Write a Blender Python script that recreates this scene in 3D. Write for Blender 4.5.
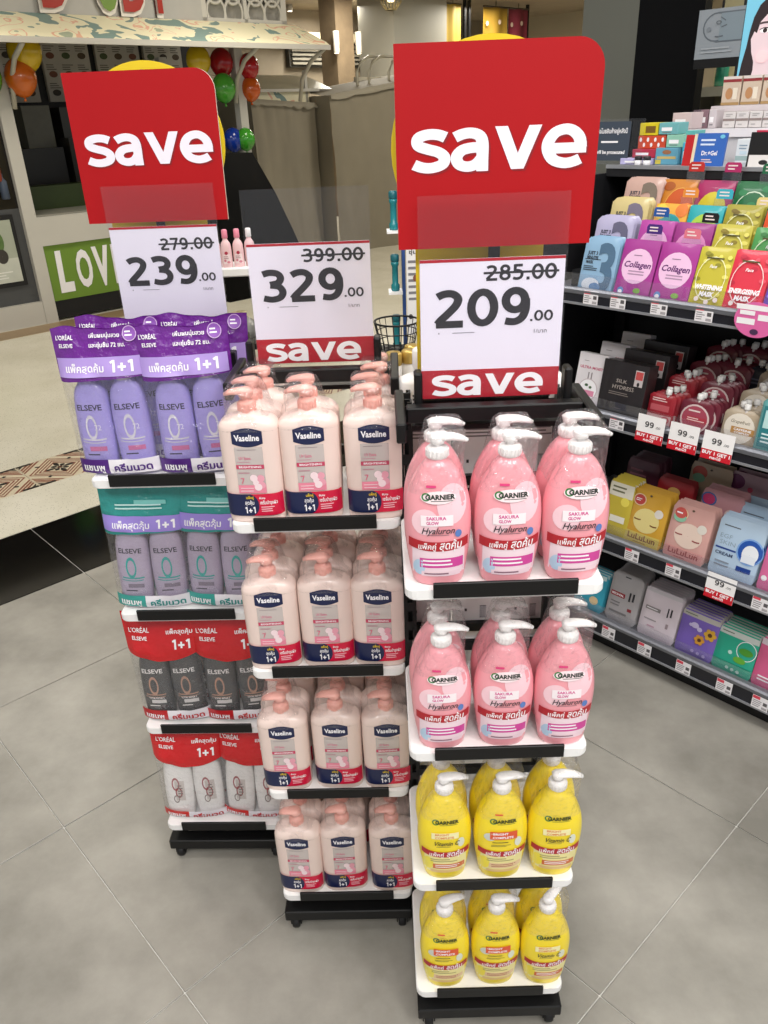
import bpy, math, random
from mathutils import Vector, Matrix, noise

random.seed(7)
SC = bpy.context.scene
COL = SC.collection
PI = math.pi
for o_ in list(bpy.data.objects):
    bpy.data.objects.remove(o_)

# ------------------------------------------------------------------ camera
F_PX, PITCH, ROLL, EYE = 790.48, math.radians(26.737), math.radians(-2.3335), 1.6049
cd = bpy.data.cameras.new('camera')
cd.sensor_fit = 'VERTICAL'
cd.sensor_height = 24.0
cd.lens = 24.0 * F_PX / 1024.0
cd.clip_start = 0.02
cd.clip_end = 80
cam = bpy.data.objects.new('camera', cd)
COL.objects.link(cam)
fw = Vector((0, math.cos(PITCH), -math.sin(PITCH)))
up = Vector((0, math.sin(PITCH), math.cos(PITCH)))
rt = Vector((1, 0, 0))
r2 = math.cos(ROLL) * rt + math.sin(ROLL) * up
u2 = -math.sin(ROLL) * rt + math.cos(ROLL) * up
mw = Matrix((r2, u2, -fw)).transposed().to_4x4()
mw.translation = Vector((0, 0, EYE))
cam.matrix_world = mw
SC.camera = cam

# ------------------------------------------------------------------ world, exposure
SC.view_settings.view_transform = 'Standard'
SC.view_settings.look = 'None'
SC.view_settings.exposure = -0.02
SC.view_settings.gamma = 1.0
SC.view_settings.use_curve_mapping = False
SC.cycles.transparent_max_bounces = 32
SC.cycles.max_bounces = 8
wd = bpy.data.worlds.new('world')
SC.world = wd
wd.use_nodes = True
wd.node_tree.nodes['Background'].inputs[0].default_value = (0.95, 0.97, 1.0, 1)
wd.node_tree.nodes['Background'].inputs[1].default_value = 0.55

# frames: the floor tiles give the axes.  a runs with e1, b with e2 (both metres)
PHI = -0.83382
OX, OY = -0.85486, 1.46374
E1 = Vector((math.cos(PHI), math.sin(PHI), 0))
E2 = Vector((-math.sin(PHI), math.cos(PHI), 0))
OT = Vector((OX, OY, 0))
def AB(a, b, z=0.0): return OT + E1 * a + E2 * b + Vector((0, 0, z))
OG = Vector((0.86, 1.95, 0))                       # gondola: u with e1, v with e2
def G(u, v, z=0.0): return OG + E1 * u + E2 * v + Vector((0, 0, z))
RK = PHI + PI / 2                                  # kiosk frame: x = b, y = -a

def area_light(name, loc, sx, sy, power, color=(1, 1, 1), rot=(0, 0, 0)):
    l = bpy.data.lights.new(name, 'AREA')
    l.shape = 'RECTANGLE'
    l.size, l.size_y, l.energy, l.color = sx, sy, power, color
    o = bpy.data.objects.new(name, l)
    o.location = loc
    o.rotation_euler = rot
    COL.objects.link(o)
    return o
LZ = 3.28
for a_, b_, p_ in [(-0.4, -0.9, 30), (1.0, 0.6, 22), (-0.6, 1.2, 24), (2.6, -0.9, 47), (2.9, 0.5, 41), (1.9, -2.2, 37), (1.7, 2.0, 21), (3.6, -.2, 38)]:
    area_light('shop_light', AB(a_, b_, LZ), 1.2, 0.35, p_, (1.0, 0.985, 0.965), (0, 0, PHI))
for a_, b_, p_ in [(-4.2, 1.2, 44), (-4.2, 4.2, 40), (-4.6, 7.4, 44), (-8.6, 9.0, 80), (-9.0, 12.5, 90), (-3.5, 10.5, 34), (.3, 3.9, 60), (-10.9, 10.6, 80)]:  # final pair added only to brighten the wall behind the aisle and the bulkhead
    area_light('mall_and_fill_light', AB(a_, b_, LZ), 1.0, 0.6, p_, (1.0, 0.93, 0.80), (0, 0, PHI))

# ------------------------------------------------------------------ materials
def lin(h):
    h = h.lstrip('#')
    r = []
    for i in (0, 2, 4):
        c = int(h[i:i + 2], 16) / 255
        r.append(c / 12.92 if c <= 0.04045 else ((c + 0.055) / 1.055) ** 2.4)
    return (*r, 1.0)
MATS = {}
def M(col, rough=0.45, metal=0.0, var=0.04, scale=14.0, bump=0.0, emit=0.0, spec=0.5, coat=0.0, bscale=None):
    """plain procedural surface: a colour with a little noise and optional relief"""
    key = (col, rough, metal, var, scale, bump, emit, spec, coat, bscale)
    if key in MATS: return MATS[key]
    m = bpy.data.materials.new('surface_' + col.strip('#'))
    m.use_nodes = True
    nt = m.node_tree
    b = nt.nodes['Principled BSDF']
    c = lin(col)
    b.inputs['Roughness'].default_value = rough
    b.inputs['Metallic'].default_value = metal
    b.inputs['Specular IOR Level'].default_value = spec
    b.inputs['Coat Weight'].default_value = coat
    tc = nt.nodes.new('ShaderNodeTexCoord')
    if var > 0:
        n = nt.nodes.new('ShaderNodeTexNoise')
        n.inputs['Scale'].default_value = scale
        n.inputs['Detail'].default_value = 3
        nt.links.new(tc.outputs['Object'], n.inputs['Vector'])
        mx = nt.nodes.new('ShaderNodeMix')
        mx.data_type = 'RGBA'
        mx.inputs['A'].default_value = (*[x * (1 - var) for x in c[:3]], 1)
        mx.inputs['B'].default_value = (*[min(1, x * (1 + var)) for x in c[:3]], 1)
        nt.links.new(n.outputs['Fac'], mx.inputs['Factor'])
        nt.links.new(mx.outputs['Result'], b.inputs['Base Color'])
    else:
        b.inputs['Base Color'].default_value = c
    if bump > 0:
        n2 = nt.nodes.new('ShaderNodeTexNoise')
        n2.inputs['Scale'].default_value = bscale or scale * 2
        n2.inputs['Detail'].default_value = 4
        nt.links.new(tc.outputs['Object'], n2.inputs['Vector'])
        bp = nt.nodes.new('ShaderNodeBump')
        bp.inputs['Strength'].default_value = bump
        bp.inputs['Distance'].default_value = 0.01
        nt.links.new(n2.outputs['Fac'], bp.inputs['Height'])
        nt.links.new(bp.outputs['Normal'], b.inputs['Normal'])
    if emit > 0:
        b.inputs['Emission Color'].default_value = c
        b.inputs['Emission Strength'].default_value = emit
    MATS[key] = m
    return m
def ink(col): return M(col, 0.4, var=0.0)
def film_mat(name, lo, hi, tint='#ffffff', rough=0.12, milk=0.05, bump=0.6, bscale=40):
    """thin clear plastic: mostly see-through, glinting more at grazing angles"""
    if name in MATS: return MATS[name]
    m = bpy.data.materials.new(name)
    m.use_nodes = True
    nt = m.node_tree
    nt.nodes.clear()
    out = nt.nodes.new('ShaderNodeOutputMaterial')
    tr = nt.nodes.new('ShaderNodeBsdfTransparent')
    tr.inputs[0].default_value = lin(tint)
    gl = nt.nodes.new('ShaderNodeBsdfGlossy')
    gl.inputs['Roughness'].default_value = rough
    df = nt.nodes.new('ShaderNodeBsdfDiffuse')
    df.inputs[0].default_value = (0.9, 0.9, 0.92, 1)
    lw = nt.nodes.new('ShaderNodeLayerWeight')
    lw.inputs['Blend'].default_value = 0.35
    mr = nt.nodes.new('ShaderNodeMapRange')
    mr.inputs['To Min'].default_value = lo
    mr.inputs['To Max'].default_value = hi
    nt.links.new(lw.outputs['Facing'], mr.inputs['Value'])
    m1 = nt.nodes.new('ShaderNodeMixShader')
    nt.links.new(mr.outputs[0], m1.inputs[0])
    nt.links.new(tr.outputs[0], m1.inputs[1])
    nt.links.new(gl.outputs[0], m1.inputs[2])
    m2 = nt.nodes.new('ShaderNodeMixShader')
    m2.inputs[0].default_value = milk
    nt.links.new(m1.outputs[0], m2.inputs[1])
    nt.links.new(df.outputs[0], m2.inputs[2])
    nt.links.new(m2.outputs[0], out.inputs[0])
    if bump:
        tc = nt.nodes.new('ShaderNodeTexCoord')
        n = nt.nodes.new('ShaderNodeTexNoise')
        n.inputs['Scale'].default_value = bscale
        nt.links.new(tc.outputs['Object'], n.inputs['Vector'])
        bp = nt.nodes.new('ShaderNodeBump')
        bp.inputs['Strength'].default_value = bump
        bp.inputs['Distance'].default_value = 0.02
        nt.links.new(n.outputs['Fac'], bp.inputs['Height'])
        nt.links.new(bp.outputs[0], gl.inputs['Normal'])
        nt.links.new(bp.outputs[0], lw.inputs['Normal'])
    MATS[name] = m
    return m
ACRYLIC = film_mat('clear_acrylic', 0.012, 0.18, '#fdfdfe', 0.03, 0.003, 0.0)
GUARD = film_mat('shelf_guard_acrylic', 0.03, 0.3, '#fbfbfd', 0.04, 0.02, 0.0)
WRAP = film_mat('shrink_wrap', 0.035, 0.32, '#fefdfd', 0.18, 0.025, 1.0, 60)
BAGF = film_mat('clear_bag', 0.035, 0.30, '#fcfcfd', 0.15, 0.028, 0.9, 38)

# ------------------------------------------------------------------ mesh collector
TXT = {}
def text_mesh(s, bold=0.0, res=2):
    k = (s, bold, res)
    if k in TXT: return TXT[k]
    c = bpy.data.curves.new('lettering', 'FONT')
    c.body = s
    c.resolution_u = res
    c.offset = bold
    o = bpy.data.objects.new('lettering', c)
    me = bpy.data.meshes.new_from_object(o)
    v = [(p.co.x, p.co.y) for p in me.vertices]
    f = [tuple(p.vertices) for p in me.polygons]
    bpy.data.objects.remove(o)
    bpy.data.curves.remove(c)
    bpy.data.meshes.remove(me)
    x0 = min(p[0] for p in v)
    x1 = max(p[0] for p in v)
    TXT[k] = ([(p[0] - x0, p[1]) for p in v], f, x1 - x0)
    return TXT[k]

def spline(pts, n=5):
    out = []
    m = len(pts)
    for i in range(m - 1):
        p0, p1, p2, p3 = pts[max(i - 1, 0)], pts[i], pts[i + 1], pts[min(i + 2, m - 1)]
        for q in range(n):
            t = q / n
            out.append(tuple(.5 * (2 * p1[k] + (p2[k] - p0[k]) * t + (2 * p0[k] - 5 * p1[k] + 4 * p2[k] - p3[k]) * t * t + (3 * p1[k] - p0[k] - 3 * p2[k] + p3[k]) * t ** 3) for k in (0, 1)))
    return out + [pts[-1]]
def oval_pts(cx, cy, rx, ry, n=24): return [(cx + rx * math.cos(2 * PI * i / n), cy + ry * math.sin(2 * PI * i / n)) for i in range(n + 1)]
# heavy sign lettering drawn as strokes: (advance, [(smooth?, points)])
GLY = {
    's': (.80, [spline([(.715, .80), (.56, .865), (.36, .875), (.17, .80), (.17, .635), (.36, .545), (.56, .475), (.685, .36), (.655, .20), (.45, .118), (.25, .13), (.075, .205)])]),
    'a': (.90, [spline([(.10, .79), (.26, .86), (.44, .875), (.60, .80), (.655, .62), (.655, .3)]), [(.655, .45), (.655, 0)], spline([(.66, .545), (.44, .545), (.24, .49), (.135, .34), (.19, .175), (.36, .115), (.53, .17), (.65, .32)])]),
    'v': (.93, [[(.125, 1), (.465, 0.02)], [(.805, 1), (.465, 0.02)]]),
    'e': (.90, [[(.16, .455), (.905, .455)], spline([(.795, .455), (.755, .68), (.62, .84), (.45, .88), (.26, .80), (.14, .60), (.14, .40), (.25, .20), (.46, .115), (.64, .135), (.79, .20)])]),
    '0': (.74, [oval_pts(.36, .5, .255, .405)]),
    '1': (.58, [[(.10, .77), (.36, .93)], [(.37, 1), (.37, 0)]]),
    '2': (.74, [spline([(.09, .815), (.24, .885), (.42, .885), (.545, .77), (.51, .60), (.35, .40), (.16, .20), (.09, .10)]), [(.05, .085), (.66, .085)]]),
    '3': (.74, [spline([(.09, .865), (.28, .91), (.47, .87), (.545, .74), (.47, .595), (.26, .545)]), spline([(.26, .525), (.48, .48), (.575, .32), (.50, .15), (.29, .088), (.07, .135)])]),
    '5': (.74, [[(.60, .915), (.17, .915)], [(.18, .98), (.18, .52)], spline([(.14, .565), (.34, .60), (.52, .52), (.575, .34), (.50, .16), (.29, .088), (.08, .135)])]),
    '7': (.72, [[(.06, .915), (.66, .915)], [(.585, .93), (.25, 0)]]),
    '8': (.74, [oval_pts(.36, .73, .20, .185), oval_pts(.36, .29, .235, .205)]),
    '9': (.74, [oval_pts(.345, .665, .215, .25), spline([(.575, .70), (.575, .42), (.50, .20), (.34, .10), (.13, .125)])]),
    '+': (.86, [[(.10, .42), (.76, .42)], [(.43, .75), (.43, .09)]]),
    '.': (.36, [[(.18, 0), (.18, .19)]]),
}
def stroke_mesh(t, sw):
    vs, fs, adv, lay, k = [], [], 0.0, [], 0
    for ch in t:
        w, paths = GLY[ch]
        for p in paths:
            k += 1
            if len(p) == 2: p = [tuple(p[0][c] + (p[1][c] - p[0][c]) * i / 6 for c in (0, 1)) for i in range(7)]
            straight = len(p) == 7 and abs((p[3][0] - p[0][0]) * (p[6][1] - p[0][1]) - (p[3][1] - p[0][1]) * (p[6][0] - p[0][0])) < 1e-6
            n = len(p)
            b = len(vs)
            closed = n > 3 and abs(p[0][0] - p[-1][0]) + abs(p[0][1] - p[-1][1]) < 1e-6
            for i in range(n):
                if closed: a_, c_ = p[(i - 1) % (n - 1)], p[(i + 1) % (n - 1)]
                else: a_, c_ = p[max(i - 1, 0)], p[min(i + 1, n - 1)]
                dx, dy = c_[0] - a_[0], c_[1] - a_[1]
                l = math.hypot(dx, dy) or 1
                if straight and abs(p[6][0] - p[0][0]) > .05 and abs(p[6][1] - p[0][1]) > .6: nx, ny = 1.06 * (1 if dy < 0 else -1), 0   # slanted strokes end level
                else: nx, ny = -dy / l, dx / l
                vs += [(adv + p[i][0] + nx * sw / 2, p[i][1] + ny * sw / 2), (adv + p[i][0] - nx * sw / 2, p[i][1] - ny * sw / 2)]
            lay += [k] * (2 * n)
            fs += [(b + 2 * i, b + 2 * i + 1, b + 2 * i + 3, b + 2 * i + 2) for i in range(n - 1)]
        adv += w
    x0, x1 = min(p[0] for p in vs), max(p[0] for p in vs)
    return [(p[0] - x0, p[1]) for p in vs], fs, x1 - x0, lay

class MB:
    def __init__(s):
        s.v, s.f, s.m, s.sm, s.mats = [], [], [], [], []
    def mi(s, m):
        if m not in s.mats: s.mats.append(m)
        return s.mats.index(m)
    def add(s, vs, fs, m, smooth=False, T=None):
        b = len(s.v)
        s.v += [tuple(T @ Vector(p)) for p in vs] if T else [tuple(p) for p in vs]
        k = s.mi(m)
        for f in fs:
            s.f.append(tuple(i + b for i in f))
            s.m.append(k)
            s.sm.append(smooth)
        return s
    def box(s, x0, x1, y0, y1, z0, z1, m, bev=0.0, T=None):
        if bev <= 0:
            vs = [(x, y, z) for x in (x0, x1) for y in (y0, y1) for z in (z0, z1)]
            fs = [(0, 1, 3, 2), (4, 6, 7, 5), (0, 4, 5, 1), (2, 3, 7, 6), (0, 2, 6, 4), (1, 5, 7, 3)]
            return s.add(vs, fs, m, False, T)
        bev = min(bev, (x1 - x0) * .49, (y1 - y0) * .49, (z1 - z0) * .49)
        rings = []
        for z, ins in ((z0, bev), (z0 + bev, 0), (z1 - bev, 0), (z1, bev)):
            rings.append([(x0 + bev, y0 + ins, z), (x1 - bev, y0 + ins, z), (x1 - ins, y0 + bev, z), (x1 - ins, y1 - bev, z),
                          (x1 - bev, y1 - ins, z), (x0 + bev, y1 - ins, z), (x0 + ins, y1 - bev, z), (x0 + ins, y0 + bev, z)])
        return s.loft(rings, m, True, True, False, T)
    def loft(s, rings, m, cap0=True, cap1=True, smooth=True, T=None, closed=True):
        n = len(rings[0])
        vs = [p for r in rings for p in r]
        fs = []
        for i in range(len(rings) - 1):
            for j in range(n if closed else n - 1):
                k = (j + 1) % n
                fs.append((i * n + j, i * n + k, (i + 1) * n + k, (i + 1) * n + j))
        if cap0: fs.append(tuple(range(n - 1, -1, -1)))
        if cap1: fs.append(tuple(range((len(rings) - 1) * n, len(rings) * n)))
        return s.add(vs, fs, m, smooth, T)
    def lathe(s, prof, m, seg=18, T=None, cx=0, cy=0, smooth=True, sx=1, sy=1):
        rings = [[(cx + r * sx * math.cos(2 * PI * j / seg), cy + r * sy * math.sin(2 * PI * j / seg), z) for j in range(seg)] for r, z in prof]
        return s.loft(rings, m, prof[0][0] > 1e-5, prof[-1][0] > 1e-5, smooth, T)
    def tube(s, path, rad, m, seg=8, T=None, flat=1.0, caps=True):
        rings = []
        n = len(path)
        P = [Vector(p) for p in path]
        for i in range(n):
            d = (P[min(i + 1, n - 1)] - P[max(i - 1, 0)]).normalized()
            ref = Vector((0, 0, 1)) if abs(d.z) < 0.95 else Vector((0, 1, 0))
            a = d.cross(ref).normalized()
            b = a.cross(d)
            r = rad[i] if isinstance(rad, (list, tuple)) else rad
            rings.append([P[i] + a * (r * math.cos(2 * PI * j / seg)) + b * (r * flat * math.sin(2 * PI * j / seg)) for j in range(seg)])
        return s.loft(rings, m, caps, caps, True, T)
    def grid(s, fn, nu, nv, m, smooth=True, T=None):
        vs = [fn(i / nu, j / nv) for j in range(nv + 1) for i in range(nu + 1)]
        fs = [(j * (nu + 1) + i, j * (nu + 1) + i + 1, (j + 1) * (nu + 1) + i + 1, (j + 1) * (nu + 1) + i) for j in range(nv) for i in range(nu)]
        return s.add(vs, fs, m, smooth, T)
    # flat print laid on a front surface y = fr(x, z)
    def prints(s, specs, fr, e0=0.0004, de=0.00012, T=None, step=0.012, sgn=-1):
        for i, d in enumerate(specs):
            e = e0 + de * i
            k = d[0]
            P = lambda x, z, e=e: (x, fr(x, z) + sgn * e, z)
            if k == 'rect':
                _, x0, x1, z0, z1, m = d
                s.grid(lambda u, w: P(x0 + (x1 - x0) * u, z0 + (z1 - z0) * w), max(1, min(24, int((x1 - x0) / step))), max(1, min(10, int((z1 - z0) / step))), m, True, T)
            elif k == 'band':                      # curved ribbon: z centre given by a function
                _, x0, x1, zf, h, m = d
                s.grid(lambda u, w: P(x0 + (x1 - x0) * u, zf(x0 + (x1 - x0) * u) + h * (w - .5)), 24, 4, m, True, T)
            elif k in ('disc', 'ring'):
                cx, cz, rx, rz = d[1:5]
                w = d[5] if k == 'ring' else 1.0
                m = d[-1]
                rr = (1 - w, 1.0) if k == 'ring' else (0.02, 0.5, 1.0)
                s.grid(lambda u, q: P(cx + rx * (rr[0] + (rr[-1] - rr[0]) * q) * math.cos(2 * PI * u), cz + rz * (rr[0] + (rr[-1] - rr[0]) * q) * math.sin(2 * PI * u)), 20, 1 if k == 'ring' else 2, m, True, T)
            elif k == 'poly':
                _, pts, m = d
                s.add([P(x, z) for x, z in pts], [tuple(range(len(pts)))], m, False, T)
            elif k == 'text':
                _, t, cx, cz, h, w, m = d[:7]
                bold = d[7] if len(d) > 7 else 0.0
                sl = d[8] if len(d) > 8 else 0.0
                res = d[9] if len(d) > 9 else 2
                vs, fs, tw = text_mesh(t, bold, res)
                sz = h / 0.70
                wx = w if w else tw * sz
                s.add([P(cx - wx / 2 + x / tw * wx + sl * y * sz, cz - h / 2 + y * sz) for x, y in vs], fs, m, False, T)
            elif k == 'glyphs':
                _, t, cx, cz, h, w, m, sw = d[:8]
                vs, fs, tw, lay = stroke_mesh(t, sw)
                wx = w if w else tw * h
                s.add([P(cx - wx / 2 + x / tw * wx, cz - h / 2 + y * h, e + .00002 * q) for (x, y), q in zip(vs, lay)], fs, m, False, T)
            elif k == 'lens':                      # panel between two curved edges
                _, x0, x1, lo, hi, m = d
                s.grid(lambda u, w: P(x0 + (x1 - x0) * u, lo(u) + (hi(u) - lo(u)) * w), 12, 3, m, True, T)
            elif k == 'lines':                     # a block of fine print: thin bars
                _, x0, x1, z0, z1, n, m = d
                rr = random.Random(int(abs(x0 * 1e4) + abs(z0 * 1e4)) + n)
                for q in range(n):
                    z = z1 - (z1 - z0) * (q + .5) / n
                    hh = (z1 - z0) / n * .42
                    xe = x0 + (x1 - x0) * rr.uniform(.6, 1)
                    s.grid(lambda u, w: P(x0 + (xe - x0) * u, z + hh * (w - .5)), max(1, int((xe - x0) / step)), 1, m, False, T)
        return s
    def build(s, name, parent=None, loc=None, rot=None, **kw):
        me = bpy.data.meshes.new(name)
        me.from_pydata(s.v, [], s.f)
        for m in s.mats: me.materials.append(m)
        me.polygons.foreach_set('material_index', s.m)
        me.polygons.foreach_set('use_smooth', s.sm)
        me.update()
        return put(name, me, parent, loc, rot, **kw)

def put(name, data, parent=None, loc=None, rot=None, label=None, cat=None, group=None, kind=None):
    o = bpy.data.objects.new(name, data)
    COL.objects.link(o)
    if parent: o.parent = parent
    if loc is not None: o.location = loc
    if rot is not None: o.rotation_euler = rot
    if label: o['label'] = label
    if cat: o['category'] = cat
    if group: o['group'] = group
    if kind: o['kind'] = kind
    return o
def thing(name, label, cat, loc=(0, 0, 0), rz=0.0, group=None, rx=0.0, ry=0.0):
    o = put(name, None, None, loc, (rx, ry, rz), label, cat, group)
    o.empty_display_size = 0.05
    return o
def clone(root, loc, rot, label, group=None):
    def cp(o, par):
        c = o.copy()
        COL.objects.link(c)
        c.parent = par
        for k in list(KIDS.get(o.name, ())): cp(k, c)
        return c
    c = cp(root, None)
    c.location = loc
    c.rotation_euler = rot
    c['label'] = label
    if group: c['group'] = group
    elif 'group' in c: del c['group']
    return c
KIDS = {}
def learn(root):
    """remember the children of a finished thing so that clone() need not search"""
    for o in bpy.data.objects:
        if o.parent: KIDS.setdefault(o.parent.name, [])
    for o in bpy.data.objects:
        if o.parent and o not in KIDS[o.parent.name]: KIDS[o.parent.name].append(o)
flat0 = lambda x, z: 0.0
BLACK = M('#0c0c0d', 0.42, var=0.10, scale=9, spec=0.35)
BLACKM = M('#0e0e10', 0.55)
WHITE = M('#f2f1f0', 0.35, var=0.02)
WINK = ink('#f7f5f8')
RED = M('#ae0610', 0.5, var=0.03, spec=0.3)
SILVER = M('#a4a6ac', 0.45, metal=0.55, var=0.05)

# ================================================================== the setting
def pos_noise_mat(name, c1, c2, rough, scale=2.2, speck=None, bump=0.02, c3=None):
    m = bpy.data.materials.new(name)
    m.use_nodes = True
    nt = m.node_tree
    b = nt.nodes['Principled BSDF']
    b.inputs['Roughness'].default_value = rough
    g = nt.nodes.new('ShaderNodeNewGeometry')
    n = nt.nodes.new('ShaderNodeTexNoise')
    n.inputs['Scale'].default_value = scale
    n.inputs['Detail'].default_value = 8
    n.inputs['Roughness'].default_value = 0.62
    nt.links.new(g.outputs['Position'], n.inputs['Vector'])
    cr = nt.nodes.new('ShaderNodeValToRGB')
    cr.color_ramp.elements[0].position = 0.34
    cr.color_ramp.elements[0].color = lin(c1)
    cr.color_ramp.elements[1].position = 0.66
    cr.color_ramp.elements[1].color = lin(c2)
    nt.links.new(n.outputs['Fac'], cr.inputs['Fac'])
    last = cr.outputs['Color']
    if speck:
        v = nt.nodes.new('ShaderNodeTexVoronoi')
        v.inputs['Scale'].default_value = speck[1]
        nt.links.new(g.outputs['Position'], v.inputs['Vector'])
        r2_ = nt.nodes.new('ShaderNodeValToRGB')
        r2_.color_ramp.elements[0].position = 0.10
        r2_.color_ramp.elements[0].color = (1, 1, 1, 1)
        r2_.color_ramp.elements[1].position = 0.22
        r2_.color_ramp.elements[1].color = (0, 0, 0, 1)
        nt.links.new(v.outputs['Distance'], r2_.inputs['Fac'])
        mx = nt.nodes.new('ShaderNodeMix')
        mx.data_type = 'RGBA'
        nt.links.new(r2_.outputs['Color'], mx.inputs['Factor'])
        nt.links.new(last, mx.inputs['A'])
        mx.inputs['B'].default_value = lin(speck[0])
        last = mx.outputs['Result']
    nt.links.new(last, b.inputs['Base Color'])
    n3 = nt.nodes.new('ShaderNodeTexNoise')
    n3.inputs['Scale'].default_value = 60
    nt.links.new(g.outputs['Position'], n3.inputs['Vector'])
    bp = nt.nodes.new('ShaderNodeBump')
    bp.inputs['Strength'].default_value = bump
    nt.links.new(n3.outputs['Fac'], bp.inputs['Height'])
    nt.links.new(bp.outputs[0], b.inputs['Normal'])
    return m
TILE = pos_noise_mat('grey_stone_tile', '#7d7a72', '#a5a198', 0.34, 2.6)
TERR = pos_noise_mat('beige_terrazzo', '#dcd7c3', '#e8e3d2', 0.25, 2.5, ('#8c8470', 90))
GLOSSB = M('#0f0e0d', 0.10, var=0.15, scale=2)
GROUT = M('#d8d6d0', 0.8)
fl = MB().box(-13.5, 5, -7, 17, -0.12, -0.004, GROUT).build('floor', None, OT, (0, 0, PHI), kind='structure')
tm = MB().box(-.2988, .2988, -.2988, .2988, -.004, 0, TILE, .0014)
tile0 = None
def tile_at(a, b, proto=[None], mk=None, key='tile'):
    if proto[0] is None:
        proto[0] = tm.build('tile', fl, (a, b, 0))
    else:
        put('tile', proto[0].data, fl, (a, b, 0))
for i in range(-2, 7):
    for j in range(-4, 9):
        if i > 4 and j > 4: continue
        tile_at(i * .6 + .3, j * .6 + .3)
bm0 = MB().box(-.2735, .2735, -.2985, .2985, -.004, 0, GLOSSB, .0014)
bt = None
for j in range(-4, 9):
    if bt is None: bt = bm0.build('border_tile', fl, (-1.4765, j * .6 + .3, 0))
    else: put('border_tile', bt.data, fl, (-1.4765, j * .6 + .3, 0))
MB().box(-2.179, -1.756, -6.9, 16.9, -.004, 0, TERR).build('terrazzo_border', fl)
MB().box(-13.4, -2.526, -6.9, 16.9, -.004, 0, TERR).build('terrazzo_field', fl)
# patterned encaustic tiles, one after another along the walkway edge
CRM, BRN, BLK = M('#d9cdb2', .3, var=.03), M('#8c4f3c', .3, var=.06), M('#2a2523', .3)
def dia(mb, cx, cy, r, w, m, z):
    p = [(cx + r * k, cy + r * l, z) for k, l in ((1, 0), (0, 1), (-1, 0), (0, -1))]
    q = [(cx + (r - w) * k, cy + (r - w) * l, z) for k, l in ((1, 0), (0, 1), (-1, 0), (0, -1))]
    mb.add(p + q, [(i, (i + 1) % 4, 4 + (i + 1) % 4, 4 + i) for i in range(4)], m)
pt = MB().box(-.172, .172, -.172, .172, -.004, 0, CRM, .001)
for r in (.165, .14, .115, .09): dia(pt, 0, 0, r, .012, BRN, .0004)
for k in range(8):
    an = PI / 4 * k
    c_, s_ = math.cos(an), math.sin(an)
    L_ = .078 if k % 2 == 0 else .050
    pts_ = [(.012, 0), (L_ * .55, .013), (L_ * .85, .011), (L_, 0), (L_ * .85, -.011), (L_ * .55, -.013)]
    pt.add([(x * c_ - y * s_, x * s_ + y * c_, .0006) for x, y in pts_], [tuple(range(6))], BLK)
pt.lathe([(.0, .0007), (.014, .0007)], BRN, 10)
for sx in (1, -1):
    for sy in (1, -1):
        pt.add([(sx * (.086 + a), sy * (.086 + b), .0007) for a, b in ((-.014, -.006), (.0, -.014), (.014, .006), (0, .014))], [(0, 1, 2, 3)], BLK)
for sx in (1, -1):
    for sy in (1, -1):
        for r in (.045, .075, .10, .125): 
            x_, y_ = .168 * sx, .168 * sy
            pt.add([(x_ - r * sx, y_, .0005), (x_, y_ - r * sy, .0005), (x_, y_ - (r - .016) * sy, .0005), (x_ - (r - .016) * sx, y_, .0005)], [(0, 1, 2, 3)], BRN if r > .05 else BLK)
    for sy in (1, -1):
        pt.add([(.171 * sx, .09 * sy, .0006), (.171 * sx, .171 * sy, .0006), (.15 * sx, .171 * sy, .0006), (.15 * sx, .09 * sy, .0006)], [(0, 1, 2, 3)], BLK)
pt0 = None
for j in range(-9, 24):
    y = j * .347 + .99
    if pt0 is None: pt0 = pt.build('patterned_tile', fl, (-2.352, y, 0))
    else: put('patterned_tile', pt0.data, fl, (-2.352, y, 0))
MB().box(-5.74, -5.45, -4, 4.7, -.003, .003, M('#9a8263', .4, var=.15, scale=5)).build('wooden_threshold', fl)

WALLC = M('#b5ab95', .7, var=.08, scale=1.2)
def K(b, a, z=0.0): return AB(a, b, z)
def kbox(name, b0, b1, a0, a1, z0, z1, m, **kw):
    """box in the kiosk frame (x = b, y = -a)"""
    return MB().box(b0, b1, -a1, -a0, z0, z1, m).build(name, kw.pop('parent', None), None if 'at' in kw else OT, (0, 0, RK), **kw)
cm = MB()
cm.box(-13.6, 5, -7, 17, 3.4, 3.5, M('#a09380', .55, var=.25, scale=3))
ceil = cm.build('ceiling', None, OT, (0, 0, PHI), kind='structure')
wb = kbox('wall_back', 3, 17, -12.3, -12.1, 0, 3.4, M('#8d8271', .6, var=.25, scale=2.5), kind='structure')
wl = kbox('wall_left', -7, 3, -9.3, -9.1, 0, 3.4, M('#4b463f', .6, var=.2), kind='structure')
wr = MB().box(-13.4, -1.2, 16.3, 16.5, 0, 3.4, WALLC).build('wall_right', None, OT, (0, 0, PHI), kind='structure')
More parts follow.
